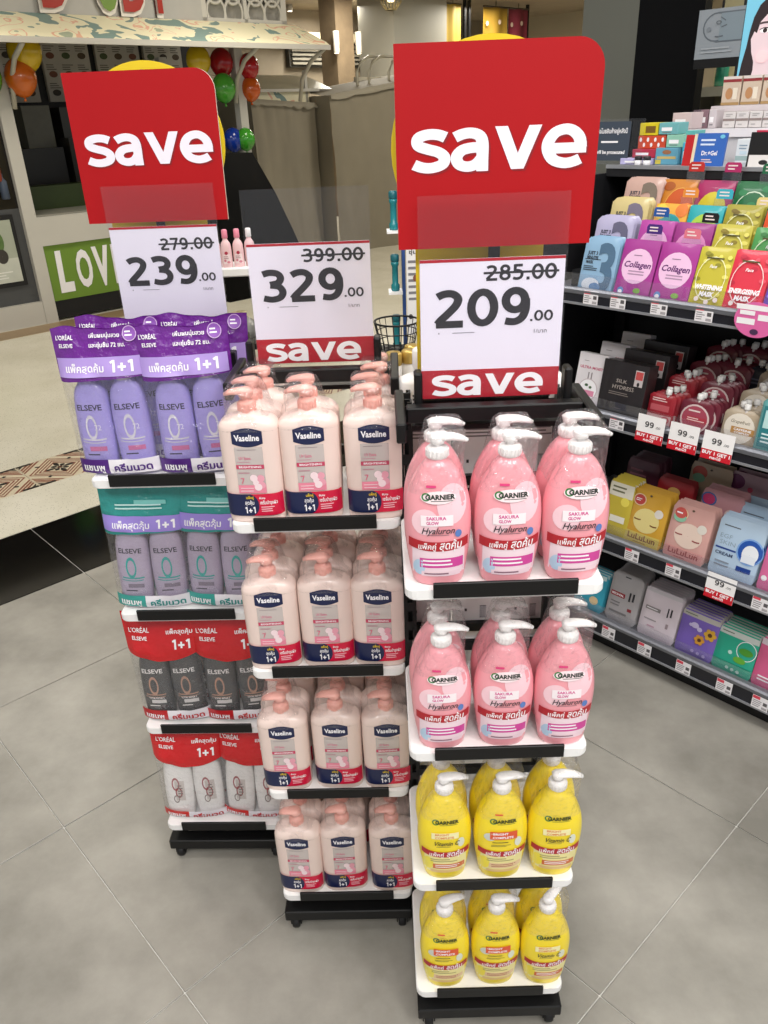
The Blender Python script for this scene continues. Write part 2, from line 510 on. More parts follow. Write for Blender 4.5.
# bulkhead, grilles and fluted pier on the back wall
kbox('trim_1', 8.2, 12.4, -12.1, -11.7, 2.86, 3.0, M('#cfc3a6', .6), kind='structure')
for n_, b_ in enumerate((10.6, 11.9)):
    g_ = MB().box(b_ - .5, b_ + .4, 11.98, 12.1, 2.45, 2.86, M('#3a3834', .5)).build('wall_grille', wb)
    for q in range(5):
        MB().box(b_ - .46, b_ + .36, 11.93, 11.98, 2.49 + q * .072, 2.53 + q * .072, M('#8f8b80', .4)).build('slat', g_)
pier = kbox('pillar_stone', 9.25, 9.62, -10.0, -9.6, 0, 3.4, M('#8a7860', .6, var=.3, scale=6, bump=.3), kind='structure')
for s, bb in ((0, 9.2), (1, 9.68)):
    t = thing('wall_lamp', 'white cylinder wall lamp on the %s flank of the stone pillar' % ('near' if s else 'far'), 'lamp', K(bb, -9.55, 2.5), RK, 'cylinder lamps on the stone pillar')
    MB().lathe([(.045, 0), (.05, .01), (.05, .3), (.045, .31)], M('#efe9dc', .4), 14).build('shade', t)
    MB().lathe([(.034, -.004), (.034, .0)], M('#fff1cf', emit=6.0, var=0), 12).build('lens', t)
    MB().box(-.015, .015, .03, .06, .1, .2, M('#77706a', .4, metal=.6)).build('bracket', t)
kbox('pillar_grey', 10.45, 11.75, -10.4, -9.5, 0, 3.4, M('#a9a79c', .5, var=.06, scale=2), kind='structure')
# two shop banners and slim rails beyond
for nm, b0, b1, c_, lab in (('shop_banner', 11.8, 12.25, '#a58a2c', 'plain mustard banner hanging beside the grey pillar'), ('shop_banner', 12.86, 13.58, '#9a7a28', 'mustard banner with pale spots hanging beside the dark red one'), ('shop_banner', 13.6, 14.2, '#7c2a3a', 'dark red banner with pale spots hanging far behind')):
    t = thing(nm, lab, 'banner', K((b0 + b1) / 2, -9.6, 2.0), RK)
    w_ = (b1 - b0) / 2
    MB().grid(lambda u, w: (w_ * (2 * u - 1), .03 * math.sin(9 * u), w * 1.3), 10, 2, M(c_, .6, var=.12, scale=4)).build('cloth', t)
    MB().tube([(-w_, 0, 1.31), (w_, 0, 1.31)], .015, M('#55504a', .4, metal=.6)).build('rod', t)
    MB().box(-.004, .004, -.004, .004, 1.31, 1.4, BLACK).build('hanger', t)
    if 'spots' in lab:
        q_ = MB()
        rr = random.Random(3)
        for _ in range(9):
            q_.prints([('disc', rr.uniform(-w_ * .8, w_ * .8), rr.uniform(.2, 1.2), .04, .04, M('#c9b3a0', .6))], lambda x, z: -.035)
        q_.build('spot_print', t)
for bb in (12.4, 12.52, 14.25):
    kbox('handrail_post', bb, bb + .05, -9.7, -9.65, 0, 3.4, BLACK, label='thin black floor to ceiling post %s' % {12.4: 'first from the plain mustard banner', 12.52: 'second from the plain mustard banner', 14.25: 'beyond the dark red banner'}[bb], cat='post', group='thin black posts')
# grey-green pillar and the black panel behind the cosmetics aisle
def gbox(name, u0, u1, v0, v1, z0, z1, m, **kw):
    return MB().box(u0, u1, v0, v1, z0, z1, m).build(name, kw.pop('parent', None), OG, (0, 0, PHI), **kw)
gbox('pillar_concrete', -1.567, -1.285, 1.6, 2.1, 0, 3.4, M('#65675f', .55, var=.06, scale=3), kind='structure')
gbox('wall_panel', -1.285, -.985, 1.6, 1.66, 0, 3.4, M('#08090c', .7, var=.1, spec=.12), kind='structure')
gbox('wall_shop', -1.0, 3.0, 2.9, 3.0, 0, 3.4, M('#b9b08a', .7, var=.1), kind='structure')
t = thing('pendant_lamp', 'slatted brass pendant lamp hanging from the mall ceiling', 'lamp', K(10.25, -9.35, 3.12), RK)
for k in range(16):
    an = 2 * PI * k / 16
    MB().tube([(.09 * math.cos(an), .09 * math.sin(an), 0), (.17 * math.cos(an), .17 * math.sin(an), .1), (.16 * math.cos(an), .16 * math.sin(an), .19), (.05 * math.cos(an), .05 * math.sin(an), .26)], .008, M('#c8b98c', .35, metal=.5), 5).build('slat', t)
MB().lathe([(.0, 0.1), (.05, .11), (.06, .15), (.03, .2), (0, .21)], M('#ffe7b0', emit=5.0, var=0), 12).build('bulb', t)
MB().lathe([(.1, -.008), (.1, .008), (.085, .008), (.085, -.008)], M('#c8b98c', .35, metal=.5), 20).build('ring', t)
MB().tube([(0, 0, .25), (0, 0, .28)], .01, BLACK).build('stem', t)
for k_, (b_, a_) in enumerate(((8.3, -10.8), (9.0, -11.2), (9.9, -11.6), (9.2, -12.0))):
    t = thing('spot_lamp', 'small white ceiling spot lamp, number %s of the mall row' % ('one two three four'.split()[k_]), 'lamp', K(b_, a_, 3.3), RK, 'ceiling spot lamps')
    MB().lathe([(.05, 0), (.055, .01), (.055, .1)], M('#d9d6cf', .4), 12).build('housing', t)
    MB().lathe([(.04, -.002), (.04, .001)], M('#fff4dc', emit=8.0, var=0), 10).build('lens', t)

# ================================================================== drinks kiosk across the walkway
KW = M('#c6c3ba', .45, var=.05, scale=3)
KD = M('#1b1a18', .5, var=.2)
ki = thing('drinks_kiosk', 'white framed drinks kiosk with green counter panel and floral awning', 'kiosk', OT, RK)
kp = lambda n, x0, x1, y0, y1, z0, z1, m, par=None: MB().box(x0, x1, y0, y1, z0, z1, m).build(n, par or ki)
kp('post', 2.32, 2.43, 5.75, 5.86, 0, 2.24, KW)
kp('post', 4.66, 4.75, 5.75, 5.84, 0, 2.24, KW)
kp('post', 4.66, 4.75, 7.2, 7.29, 0, 2.24, KW)
kp('base_rail', .9, 2.32, 5.76, 5.9, 0, .2, KW)
kp('side_panel', .9, 2.32, 5.81, 5.87, .2, .99, M('#4a4b4c', .5, var=.08))
pf = kp('poster_frame', 1.5, 2.245, 5.79, 5.812, .36, .95, BLACKM)
pm = MB().box(1.53, 2.21, 5.782, 5.792, .4, .91, M('#a8ae9d', .5, var=.1))
pm.prints([('rect', 1.53, 2.21, .40, .60, M('#c3c6ba', .5, var=.2, scale=8)), ('disc', 2.02, .74, .10, .12, M('#57743c', .5, var=.3, scale=20)), ('disc', 1.85, .72, .12, .14, M('#7a9a55', .5, var=.3, scale=20)),
           ('ring', 1.95, .66, .09, .05, .2, WINK), ('disc', 2.08, .62, .05, .06, M('#3a3531', .5)), ('lines', 1.6, 2.18, .43, .5, 3, M('#e5e6de', .5))], lambda x, z: 5.782, .001)
pm.build('poster', pf)
kp('glass_front', .9, 2.32, 5.81, 5.83, .99, 2.2, M('#191512', .08, var=.3, scale=4))
for q, (x, z, c) in enumerate(((2.2, 1.3, '#8c3a22'), (2.1, 1.32, '#b3491f'), (2.23, 1.16, '#3f4a5c'), (2.05, 1.15, '#6d6a3c'))):
    MB().lathe([(.03, -.09), (.035, -.08), (.035, .05), (.012, .08), (.012, .11)], M(c, .3), 10, cx=x, cy=5.795, T=Matrix.Translation((0, 0, z))).build('bottle_decal', ki)
kp('counter_front', 2.43, 4.66, 5.75, 5.8, .665, .91, KW)
kp('counter_top', 2.43, 4.66, 5.75, 6.25, .905, .92, M('#8f8d84', .35))
gp = kp('counter_panel', 2.43, 4.66, 5.775, 5.83, .18, .665, M('#6d8f2e', .5, var=.05))
lv = MB().prints([('text', 'L', 2.585, .43, .33, .135, WINK, .05, .03, 3), ('text', 'O', 2.775, .43, .31, .15, WINK, .035, .0, 3), ('text', 'V', 2.95, .43, .32, .16, WINK, .05, .0, 3), ('text', 'E', 3.12, .43, .32, .12, WINK, .05, .0, 3)], lambda x, z: 5.774, .003)
lv.build('lettering', gp)
kp('kickboard', 2.43, 4.66, 5.79, 5.85, 0.02, .18, BLACKM)
kp('back_wall', .9, 5.3, 7.6, 7.66, 0, 2.6, KD)
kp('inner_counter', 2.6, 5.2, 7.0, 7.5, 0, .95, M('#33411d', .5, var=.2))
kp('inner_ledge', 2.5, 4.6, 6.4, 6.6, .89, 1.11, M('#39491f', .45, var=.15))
for (x0, x1) in ((2.9, 3.42), (3.52, 4.03), (4.11, 4.62), (4.68, 5.15)):
    mbd = kp('menu_board', x0, x1, 7.55, 7.6, 1.84, 2.40, M('#c2bcae', .5, var=.06))
    q = MB()
    rr = random.Random(int(x0 * 100))
    sp = []
    for r_ in range(3):
        for c_ in range(3):
            cx = x0 + (x1 - x0) * (c_ + .5) / 3
            z = 2.30 - r_ * .17
            sp.append(('lines', cx - .06, cx + .06, z, z + .06, 3, M('#6b6557', .6)))
            sp.append(('disc', cx, z - .035, .045, .03, M(rr.choice(['#5b4a33', '#4d5a35', '#7a4a35', '#42392f']), .6, var=.3, scale=30)))
    q.prints(sp, lambda x, z: 7.549, .001, 0.0002)
    q.build('menu_print', mbd, kind='stuff')
kp('fridge', 3.02, 3.3, 7.1, 7.5, .95, 1.80, M('#5d5c4e', .35, var=.15))
kp('cooker_hood', 3.4, 3.9, 7.1, 7.5, 1.35, 1.78, M('#3b3a34', .3, metal=.4))
kp('drink_machine', 2.75, 3.3, 6.95, 7.3, 1.0, 1.42, M('#141311', .35))
kp('sugar_dispenser', 3.35, 3.8, 6.9, 7.2, 1.0, 1.5, M('#24231f', .4))
# awning
AW0, AW1 = .9, 5.45
floral = bpy.data.materials.new('floral_canvas')
floral.use_nodes = True
_nt = floral.node_tree
_b = _nt.nodes['Principled BSDF']
_b.inputs['Roughness'].default_value = .6
_tc = _nt.nodes.new('ShaderNodeTexCoord')
_n = _nt.nodes.new('ShaderNodeTexNoise')
_n.inputs['Scale'].default_value = 2.6
_n.inputs['Detail'].default_value = 2
_n.inputs['Distortion'].default_value = 1.6
_nt.links.new(_tc.outputs['Object'], _n.inputs['Vector'])
_r = _nt.nodes.new('ShaderNodeValToRGB')
_r.color_ramp.interpolation = 'CONSTANT'
_e = _r.color_ramp.elements
_e[0].position = 0
_e[0].color = lin('#7f9893')
_e[1].position = .40
_e[1].color = lin('#efe9c9')
for p_, c_ in ((.57, '#e8b79c'), (.60, '#efe9c9'), (.68, '#a9b39c')):
    x_ = _e.new(p_)
    x_.color = lin(c_)
_nt.links.new(_n.outputs['Fac'], _r.inputs['Fac'])
_nt.links.new(_r.outputs['Color'], _b.inputs['Base Color'])
MB().loft([[(x, 5.25, 2.225), (x, 5.30, 2.255), (x, 5.78, 2.44), (x, 5.78, 2.42), (x, 5.31, 2.235), (x, 5.26, 2.215)] for x in (AW0, 2, 3, 4, 5.2, AW1)], floral, smooth=False).build('awning', ki)
kp('awning_trim', AW0, AW1, 5.235, 5.27, 2.183, 2.225, KW)
MB().loft([[(x, 5.27, 2.205), (x, 5.8, 2.36), (x, 7.58, 2.56), (x, 7.58, 2.60), (x, 5.8, 2.40), (x, 5.29, 2.225)] for x in (AW0, AW1)], M('#8d8571', .6), smooth=False).build('awning_soffit', ki)
for x in (2.44, 4.6, 5.4):
    MB().tube([(x, 5.72, 1.75), (x, 5.66, 1.95), (x, 5.5, 2.1), (x, 5.28, 2.19)], .02, M('#bdb8a8', .45), 8).build('awning_bracket', ki)
kp('fascia', AW0, 4.38, 5.79, 5.86, 2.40, 3.05, M('#b3b1ab', .5, var=.05))
lt = kp('lattice_panel', 4.38, 5.36, 5.82, 5.86, 2.42, 3.05, M('#45433c', .6))
for x0, x1, z0, z1 in ((4.38, 5.36, 2.42, 2.47), (4.38, 4.43, 2.42, 3.05), (4.85, 4.89, 2.42, 3.05), (5.3, 5.36, 2.42, 3.05), (4.38, 5.36, 2.78, 2.83)):
    MB().box(x0, x1, 5.79, 5.83, z0, z1, KW).build('lattice_bar', lt)
for cx in (4.54, 4.74, 5.0, 5.2):
    for cz in (2.52, 2.70, 2.92):
        MB().lathe([(.10, -.012), (.115, 0), (.10, .012), (.085, 0), (.10, -.012)], KW, 14, T=Matrix.Translation((cx, 5.8, cz)) @ Matrix.Rotation(PI / 2, 4, 'X') @ Matrix.Scale(1.15, 4, (0, 1, 0))).build('lattice_ring', lt)
# big red channel letters, white-edged, above the awning
for ch, x, w_, rim in (('D', 2.96, .24, '#e4ded4'), ('O', 3.43, .19, '#e4ded4'), ('D', 3.67, .23, '#e4ded4'), ('Y', 3.92, .22, '#e4ded4')):
    q = MB()
    for sc_, yy, mm in ((1.12, 5.755, M(rim, .4)), (.92, 5.735, M('#a52a1c' if ch != 'O' else '#6f8f35', .35))):
        vs, fs, tw = text_mesh(ch, .06, 3)
        s_ = .42 * sc_
        off = [(x - w_ * sc_ / 2 + px / tw * w_ * sc_, 2.485 + .15 - .15 * sc_ + py * s_) for px, py in vs]
        n_ = len(off)
        q.add([(a, yy, b) for a, b in off] + [(a, 5.79, b) for a, b in off], list(fs) + [tuple(reversed([i + n_ for i in f])) for f in fs], mm)
    q.build('sign_letter', ki)

def balloon(b, a, z, r, col, lab):
    t = thing('balloon', lab, 'balloon', K(b, a, z), RK, 'party balloons on the kiosk')
    pr = []
    for i in range(13):
        an = PI * i / 12
        rr = r * math.sin(an)
        zz = -r * math.cos(an) * 1.16
        if zz < 0: rr *= 1 - .12 * (-zz / r) ** 2
        pr.append((max(rr, .0), zz))
    MB().lathe(pr, M(col, .18, var=.03, coat=.3), 18).build('skin', t)
    MB().lathe([(0.004, -r * 1.16 - .02), (.014, -r * 1.16 - .025), (.004, -r * 1.14)], M(col, .3), 8).build('knot', t)
    MB().tube([(0, 0.0, -r * 1.15), (0, .04, -r * .6), (0, .1, .05)], .003, WHITE, 4).build('ribbon', t)
for q in ((2.63, -5.68, 2.155, .135, '#cfae12', 'yellow balloon above the orange one at the kiosk post'),
          (2.555, -5.68, 1.97, .125, '#d0661a', 'orange balloon beneath the yellow one at the kiosk post'),
          (2.29, -5.70, 2.16, .13, '#1d3f94', 'dark blue balloon at the outer side of the kiosk post'),
          (2.27, -5.68, 1.97, .13, '#3f9a2f', 'green balloon under the dark blue one at the kiosk post'),
          (4.28, -5.75, 2.11, .115, '#cdae16', 'yellow balloon beside the red one under the awning'),
          (4.60, -5.85, 2.10, .115, '#a81a22', 'red balloon between the yellow and green ones under the awning'),
          (4.53, -5.75, 1.88, .115, '#4fa838', 'light green balloon below the red one under the awning'),
          (4.84, -5.75, 2.06, .105, '#b3161f', 'red balloon above an orange one at the end post'),
          (4.84, -5.75, 1.87, .10, '#cc5a18', 'orange balloon below a red one at the end post'),
          (4.62, -5.82, 1.42, .10, '#17389a', 'blue balloon half hidden by a green one above the black table'),
          (4.72, -5.75, 1.42, .095, '#3f9a2c', 'green balloon in front of the blue one above the black table')):
    balloon(q[0] - .03, *q[1:])

# black cloth table and the two tarpaulin-covered stalls
def wob(x, z, s=1.0): return noise.noise(Vector((x * s, z * s, 3.1)))
t = thing('covered_table', 'table under a floor length black cloth beside the kiosk', 'table', K(4.3, -5.35, 0), RK)
MB().loft([[(-.40, -.2, 0), (.70, -.2, 0), (.70, .2, 0), (-.40, .2, 0)], [(-.36, -.17, .55), (.48, -.17, .55), (.48, .19, .55), (-.36, .19, .55)], [(-.33, -.15, .95), (.30, -.15, .95), (.30, .18, .95), (-.33, .18, .95)], [(-.29, -.13, 1.32), (.09, -.13, 1.32), (.09, .17, 1.32), (-.29, .17, 1.32)]], M('#090909', .8, var=.2, spec=.15)).build('cloth', t)
TARP = M('#958d7b', .75, var=.08, scale=4)
TARPD = M('#89816f', .75, var=.1, scale=4)
def stall(lab, x0, x1, z0, z1, a, mat, fold):
    t = thing('market_stall', lab, 'stall', K((x0 + x1) / 2, a, 0), RK)
    w = (x1 - x0) / 2
    def fn(u, q):
        x = w * (2 * u - 1)
        zt = z0 + (z1 - z0) * u
        z = zt * q
        y = -.05 * (1 - q) * (1 + math.sin(u * fold * 6.28 + 1.2 * q)) - .02 * wob(x, z, 5) - .035 * abs(noise.noise(Vector((u * fold * 3, q * 1.2, 7)))) - .03 * max(0, math.sin(u * fold * 5 + q * 2)) ** 6 * (1 - q)
        return (x, y, max(.005, z + .012 * math.sin(u * 20) * (q > .9)))
    MB().grid(fn, 60, 18, mat).build('tarpaulin', t)
    MB().grid(lambda u, q: (w * (2 * u - 1), 1.4 * q, z0 + (z1 - z0) * u + .05 * math.sin(3.1 * q) - .03 * wob(u * 4, q * 4)), 20, 10, mat).build('tarpaulin_top', t)
    MB().grid(lambda u, q: (w * (2 * u - 1), -.015 - .03 * math.sin(q * 2) - .02 * abs(wob(u * 7, q, 2)), z0 + (z1 - z0) * u - (.05 + .07 * abs(wob(u * 5, 0, 1.3))) * q + .01), 40, 4, M('#9a9382', .7)).build('tarpaulin_hem', t)
    for s in (-1, 1):
        MB().grid(lambda u, q: (s * (w - .01), 1.4 * u, (z0 if s < 0 else z1) * q), 6, 6, mat).build('tarpaulin_side', t)
    return t
sa = stall('low stall shrouded in grey tarpaulin with silvery curved roof', 5.48, 6.42, 1.80, 1.74, -6.75, TARP, 1.7)
MB().grid(lambda u, q: (-.46 + 1.3 * u, .1 + .8 * q, 1.9 + .19 * math.sin(q * PI * .5)), 6, 8, M('#a9a692', .25, var=.05)).build('roof_sheet', sa)
MB().box(-.47, .6, .05, .12, 1.875, 1.905, KW).build('roof_rail', sa)
MB().box(-.47, .47, .1, .12, 1.70, 1.875, floral).build('floral_valance', sa)
for x in (-.44, .44):
    MB().box(x - .02, x + .02, .1, .14, 0, 2.1, KW).build('post', sa)
sb = stall('taller stall shrouded in grey tarpaulin beside the silvery roofed one', 6.44, 9.4, 1.82, 2.15, -6.5, TARPD, 3.4)
for k, x in enumerate((-.75, -.55, -.2)):
    MB().tube([(x, .3, 1.8), (x + .02, .32, 2.08), (x + .12, .35, 2.2), (x + .3, .4, 2.26), (x + .6, .45, 2.27)], .018, M('#b7b19d', .35), 6).build('roof_hoop', sb)
MB().box(-.5, 1.3, .6, .65, 1.98, 2.04, M('#e6e0cc', .4)).build('roof_rail', sb)

t = thing('wall_cabinet', 'pale wall cabinet with a green bottle behind the aisle screen', 'cabinet', G(-.95, 2.0, 0), PHI)
MB().box(-.3, .5, 0, .3, 0, 1.5, M('#a8a393', .5)).build('body', t)
MB().box(-.3, .5, 0, .3, 1.62, 1.66, M('#c9c4ae', .5)).build('shelf', t)
MB().box(-.3, .5, .28, .3, 1.5, 2.3, M('#c5bd98', .6)).build('back', t)
for x in (-.3, .48): MB().box(x, x + .02, 0, .3, 1.5, 1.66, M('#8f8a7a', .5)).build('side', t)
t = thing('green_bottle', 'small dark green bottle on the pale wall cabinet', 'bottle', G(-1.12, 2.1, 1.6605), PHI)
MB().lathe([(.028, 0), (.03, .004), (.03, .09), (.014, .12), (.012, .13)], M('#1f6a55', .25), 14).build('body', t)
MB().lathe([(.014, .13), (.014, .155), (0, .156)], M('#123f33', .3), 12).build('cap', t)

# ================================================================== the three display stands
ZL = [0.1173 + 0.3017 * k for k in range(4)]           # top of the black lip of each tray
LIPW = 0.2013
def TRAY(k): return ZL[k] - 0.013
def make_stand(label, x, y, yaw, header=True):
    t = thing('display_stand', label, 'display stand', (x, y, 0), yaw, 'wheeled display stands back to back')
    H = 1.205
    for x0, x1, y0, y1 in ((-.138, .138, -.012, .02), (-.138, .138, .225, .255), (-.138, -.108, .02, .225), (.108, .138, .02, .225)):
        MB().box(x0, x1, y0, y1, .034, .062, BLACK, .002).build('base_bar', t)
    MB().box(-.105, .105, .03, .22, .066, .082, BLACK, .002).build('base_plate', t)
    for sx in (-1, 1):
        for yy in (.005, .24):
            c = MB()
            c.lathe([(.0, -.008), (.015, -.008), (.017, -.004), (.017, .004), (.015, .008), (0, .008)], BLACKM, 14, T=Matrix.Translation((sx * .117, yy, .0172)) @ Matrix.Rotation(PI / 2, 4, 'Y'))
            co = c.build('caster', t)
            f = MB()
            f.box(sx * .117 - .012, sx * .117 - .0095, yy - .008, yy + .008, .012, .034, BLACK)
            f.box(sx * .117 + .0095, sx * .117 + .012, yy - .008, yy + .008, .012, .034, BLACK)
            f.box(sx * .117 - .012, sx * .117 + .012, yy - .01, yy + .01, .031, .0345, BLACK)
            f.build('caster_fork', co)
        p = MB()                                        # perforated upright: strips, bridges and a back web leave real slots
        cx = sx * .128
        p.box(cx - .011, cx - .004, .228, .231, .06, H, BLACK)
        p.box(cx + .004, cx + .011, .228, .231, .06, H, BLACK)
        for q in range(29):
            z = .06 + q * .04
            p.box(cx - .004, cx + .004, .228, .231, z, z + .018, BLACK)
        p.box(cx - .011, cx + .011, .243, .246, .06, H, BLACKM)
        p.box(cx - .011, cx - .008, .231, .243, .06, H, BLACK)
        p.box(cx + .008, cx + .011, .231, .243, .06, H, BLACK)
        p.build('upright', t)
    for k in range(4):
        z = ZL[k]
        ring = []
        r = .016
        for cx, cy, a0 in ((.14 - r, -.003 + r, -90), (.14 - r, .226 - r, 0), (-.14 + r, .226 - r, 90), (-.14 + r, -.003 + r, 180)):
            for q in range(5):
                an = math.radians(a0 + 22.5 * q)
                ring.append((cx + r * math.cos(an), cy + r * math.sin(an)))
        tr = MB().loft([[(a * .985, b, z - .029) for a, b in ring], [(a, b, z - .0265) for a, b in ring], [(a, b, z - .015) for a, b in ring], [(a * .985, b, TRAY(k)) for a, b in ring]], WHITE, smooth=False).build('tray', t)
        MB().box(-LIPW / 2, LIPW / 2, -.0085, -.0035, z - .0245, z, BLACK, .001).build('shelf_lip', tr)
        MB().box(-.118, .118, .226, .236, z + .012, z + .030, BLACK).build('back_rail', tr)
        for sx in (-1, 1):
            MB().add([(sx * .1, .01, z - .031), (sx * .1, .225, z - .031), (sx * .1, .225, z - .06), (sx * .104, .01, z - .031), (sx * .104, .225, z - .031), (sx * .104, .225, z - .06)], [(0, 1, 2), (3, 5, 4), (0, 3, 4, 1), (1, 4, 5, 2), (2, 5, 3, 0)], BLACK).build('bracket', tr)
    if header:
        MB().box(-.128, .128, .150, .172, 1.199, 1.2225, BLACK, .002).build('header_bar', t)
        MB().box(-.12, .12, .176, .245, 1.178, 1.186, BLACK).build('header_plate', t)
        for sx in (-1, 1):
            MB().box(sx * .137 - .007, sx * .137 + .007, .09, .245, 1.192, 1.2215, BLACK, .002).build('header_arm', t)
            MB().box(sx * .109 - .006, sx * .109 + .006, .170, .196, 1.186, 1.268, BLACK, .003).build('card_clip', t)
    return t
S1 = (-.4112, 1.3578, -.0431)
S2 = (-.1132, 1.1560, -.0250)
S3 = (.1647, .9361, -.0109)
make_stand('black wheeled stand holding purple and red bagged bottle pairs on white trays', *S1)
make_stand('black wheeled stand holding peach pump bottles on four white trays', *S2)
make_stand('black wheeled stand holding pink and yellow pump bottles on white trays', *S3)
def on(S, x, y, z):
    c, s = math.cos(S[2]), math.sin(S[2])
    return Vector((S[0] + c * x - s * y, S[1] + s * x + c * y, z))

# ------------------------------------------------------------------ price cards in acrylic sleeves
LAV = M('#f3eefa', .5, var=.01)  # white card paper with the lavender cast of the light put into its colour
DK = ink('#2e2c31')
CRIM = M('#b81228', .45, var=.02)
def price_card(S, cx, top, old, new, label):
    w, hh, z0 = .204, .282, 1.2235
    t = thing('price_sign', label, 'sign', on(S, cx, .183, z0), S[2], 'acrylic price signs on the stands')
    for y, nm in ((-.003, 'front_sheet'), (.0016, 'back_sheet')):
        MB().box(-w / 2, w / 2, y, y + .0014, 0, hh, ACRYLIC).build(nm, t)
    pc = MB().box(-w / 2 + .002, w / 2 - .002, -.0008, .0008, .002, top, LAV).build('price_card', t)
    sp = [('rect', -w / 2 + .002, w / 2 - .002, .002, .0445, CRIM), ('rect', -w / 2 + .002, w / 2 - .002, top - .004, top, CRIM),
          ('glyphs', old, .040, .180, .0215, .098, DK, .17), ('rect', -.012, .092, .1785, .1815, DK),
          ('glyphs', new, -.0135, .133, .053, .135, DK, .19), ('glyphs', '.00', .071, .1193, .0155, .032, DK, .17),
          ('lines', -.055, -.018, .0975, .0995, 1, M('#77737d', .5)), ('rect', -.075, -.0735, .0975, .0995, M('#77737d', .5)),
          ('text', '1/บาท', .070, .0975, .0055, .018, M('#57535d', .5)), ('glyphs', 'save', -.0035, .0215, .032, .163, WINK, .235)]
    MB().prints(sp, lambda x, z: -.0008, .0002, .00007).build('card_print', pc)
    return t
price_card(S1, .018, .212, '279.00', '239', 'acrylic sign with 239 price card below the smaller red board')
price_card(S2, .003, .200, '399.00', '329', 'acrylic sign with 329 price card, no red board above it')
price_card(S3, -.004, .200, '285.00', '209', 'acrylic sign with 209 price card under the big red board')

# ------------------------------------------------------------------ red "save" boards
def save_board(S, cx, y, z0, w, h, label, pole, tilt=0.0):
    t = thing('save_sign', label, 'sign', on(S, cx, y, z0), S[2], 'red save boards', 0, tilt)
    r = .034
    pts = [(-w / 2, 0), (w / 2 - .003, 0)]
    for q in range(8):
        an = math.radians(90 * q / 7)
        pts.append((w / 2 - r + r * math.cos(an), h - r + r * math.sin(an)))
    pts.append((-w / 2, h))
    n = len(pts)
    b = MB()
    b.add([(x, -.0025, z) for x, z in pts], [tuple(range(n))], RED)
    b.add([(x, -.0025, z) for x, z in pts] + [(x, .0025, z) for x, z in pts], [(i, i + n, (i + 1) % n + n, (i + 1) % n) for i in range(n)], M('#d9cdbd', .6))
    b.add([(x, .0025, z) for x, z in pts], [tuple(reversed(range(n)))], M('#e9e4df', .6))
    bo = b.build('board', t)
    p = MB()
    wt = .2295
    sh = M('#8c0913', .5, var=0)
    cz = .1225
    p.prints([('glyphs', 'save', .0045, cz - .0025, .0525, wt, sh, .24), ('glyphs', 'save', .002, cz, .0525, wt, ink('#f4effa'), .24)], lambda x, z: -.0025, .0003, .0003)  # white letters tinted with the same lilac cast of the light
    p.build('lettering', bo)
    MB().box(-.008, .008, .0026, .0056, -(z0 - 1.19), h * .8, BLACK).build('mount_strip', t)
    return t
save_board(S1, .0095, .200, 1.4415, .263, .2455, 'smaller tilted red save board above the 239 price', 0, 0.0)
save_board(S3, .0005, .200, 1.436, .265, .2455, 'big red save board with rounded corner above the 209 price', 0)

# yellow and purple round toppers of the stands that face away
PUR = M('#4b1f73', .45)
YEL = M('#e8c91a', .45)
def topper(S, cx, y, zc, r, label):
    t = thing('round_topper', label, 'sign', on(S, cx, y, 0), S[2], 'round yellow toppers')
    d = MB()
    R = Matrix.Translation((0, 0, zc)) @ Matrix.Rotation(PI / 2, 4, 'X')
    d.lathe([(0, -.002), (r, -.002), (r, .002), (0, .002)], YEL, 48, T=R, smooth=False)
    do = d.build('disc', t)
    MB().lathe([(0, .0), (r - .014, .0), (r - .014, .003), (0, .003)], PUR, 48, T=R, smooth=False).build('disc_face', do)
    MB().box(-.1015, .08, -.0015, .0015, 1.225, zc - r * .6, YEL).build('stem', t)
    MB().box(-.1015, .1, -.0025, .0025, 1.187, 1.228, BLACK).build('stem_clip', t)
topper(S1, .010, .232, 1.572, .131, 'yellow rimmed round topper peeking out behind the smaller red board')
topper(S3, -.006, .232, 1.559, .132, 'yellow rimmed round topper peeking out behind the big red board')

# ------------------------------------------------------------------ bottles
def catmull(prof, n):
    out = []
    m = len(prof)
    for i in range(m - 1):
        p0, p1, p2, p3 = prof[max(i - 1, 0)], prof[i], prof[i + 1], prof[min(i + 2, m - 1)]
        for q in range(n):
            t = q / n
            out.append(tuple(.5 * (2 * p1[k] + (p2[k] - p0[k]) * t + (2 * p0[k] - 5 * p1[k] + 4 * p2[k] - p3[k]) * t * t + (3 * p1[k] - p0[k] - 3 * p2[k] + p3[k]) * t ** 3) for k in range(len(p1))))
    out.append(tuple(prof[-1]))
    return out
class Body:
    def __init__(s, prof, p, n=3):
        s.P, s.p = catmull(prof, n), p
        s.H = s.P[-1][0]
    def wd(s, z):
        P = s.P
        if z <= P[0][0]: return P[0][1], P[0][2]
        for i in range(len(P) - 1):
            if z <= P[i + 1][0]:
                t = (z - P[i][0]) / max(1e-9, P[i + 1][0] - P[i][0])
                return P[i][1] + (P[i + 1][1] - P[i][1]) * t, P[i][2] + (P[i + 1][2] - P[i][2]) * t
        return P[-1][1], P[-1][2]
    def front(s, x, z):
        w, d = s.wd(z)
        q = min(1, abs(x) / w)
        return -d * max(0.0, 1 - q ** s.p) ** (1 / s.p)
    def mesh(s, mb, m, seg=32):
        rings = []
        for z, w, d in s.P:
            r = []
            for j in range(seg):
                a = 2 * PI * j / seg
                c, q = math.cos(a), math.sin(a)
                r.append((w * math.copysign(abs(c) ** (2 / s.p), c), d * math.copysign(abs(q) ** (2 / s.p), q), z))
            rings.append(r)
        return mb.loft(rings, m, True, True, True)
def sq(P, k): return [(z * k, w, d) for z, w, d in P]
KG, KV = .95, 1.0
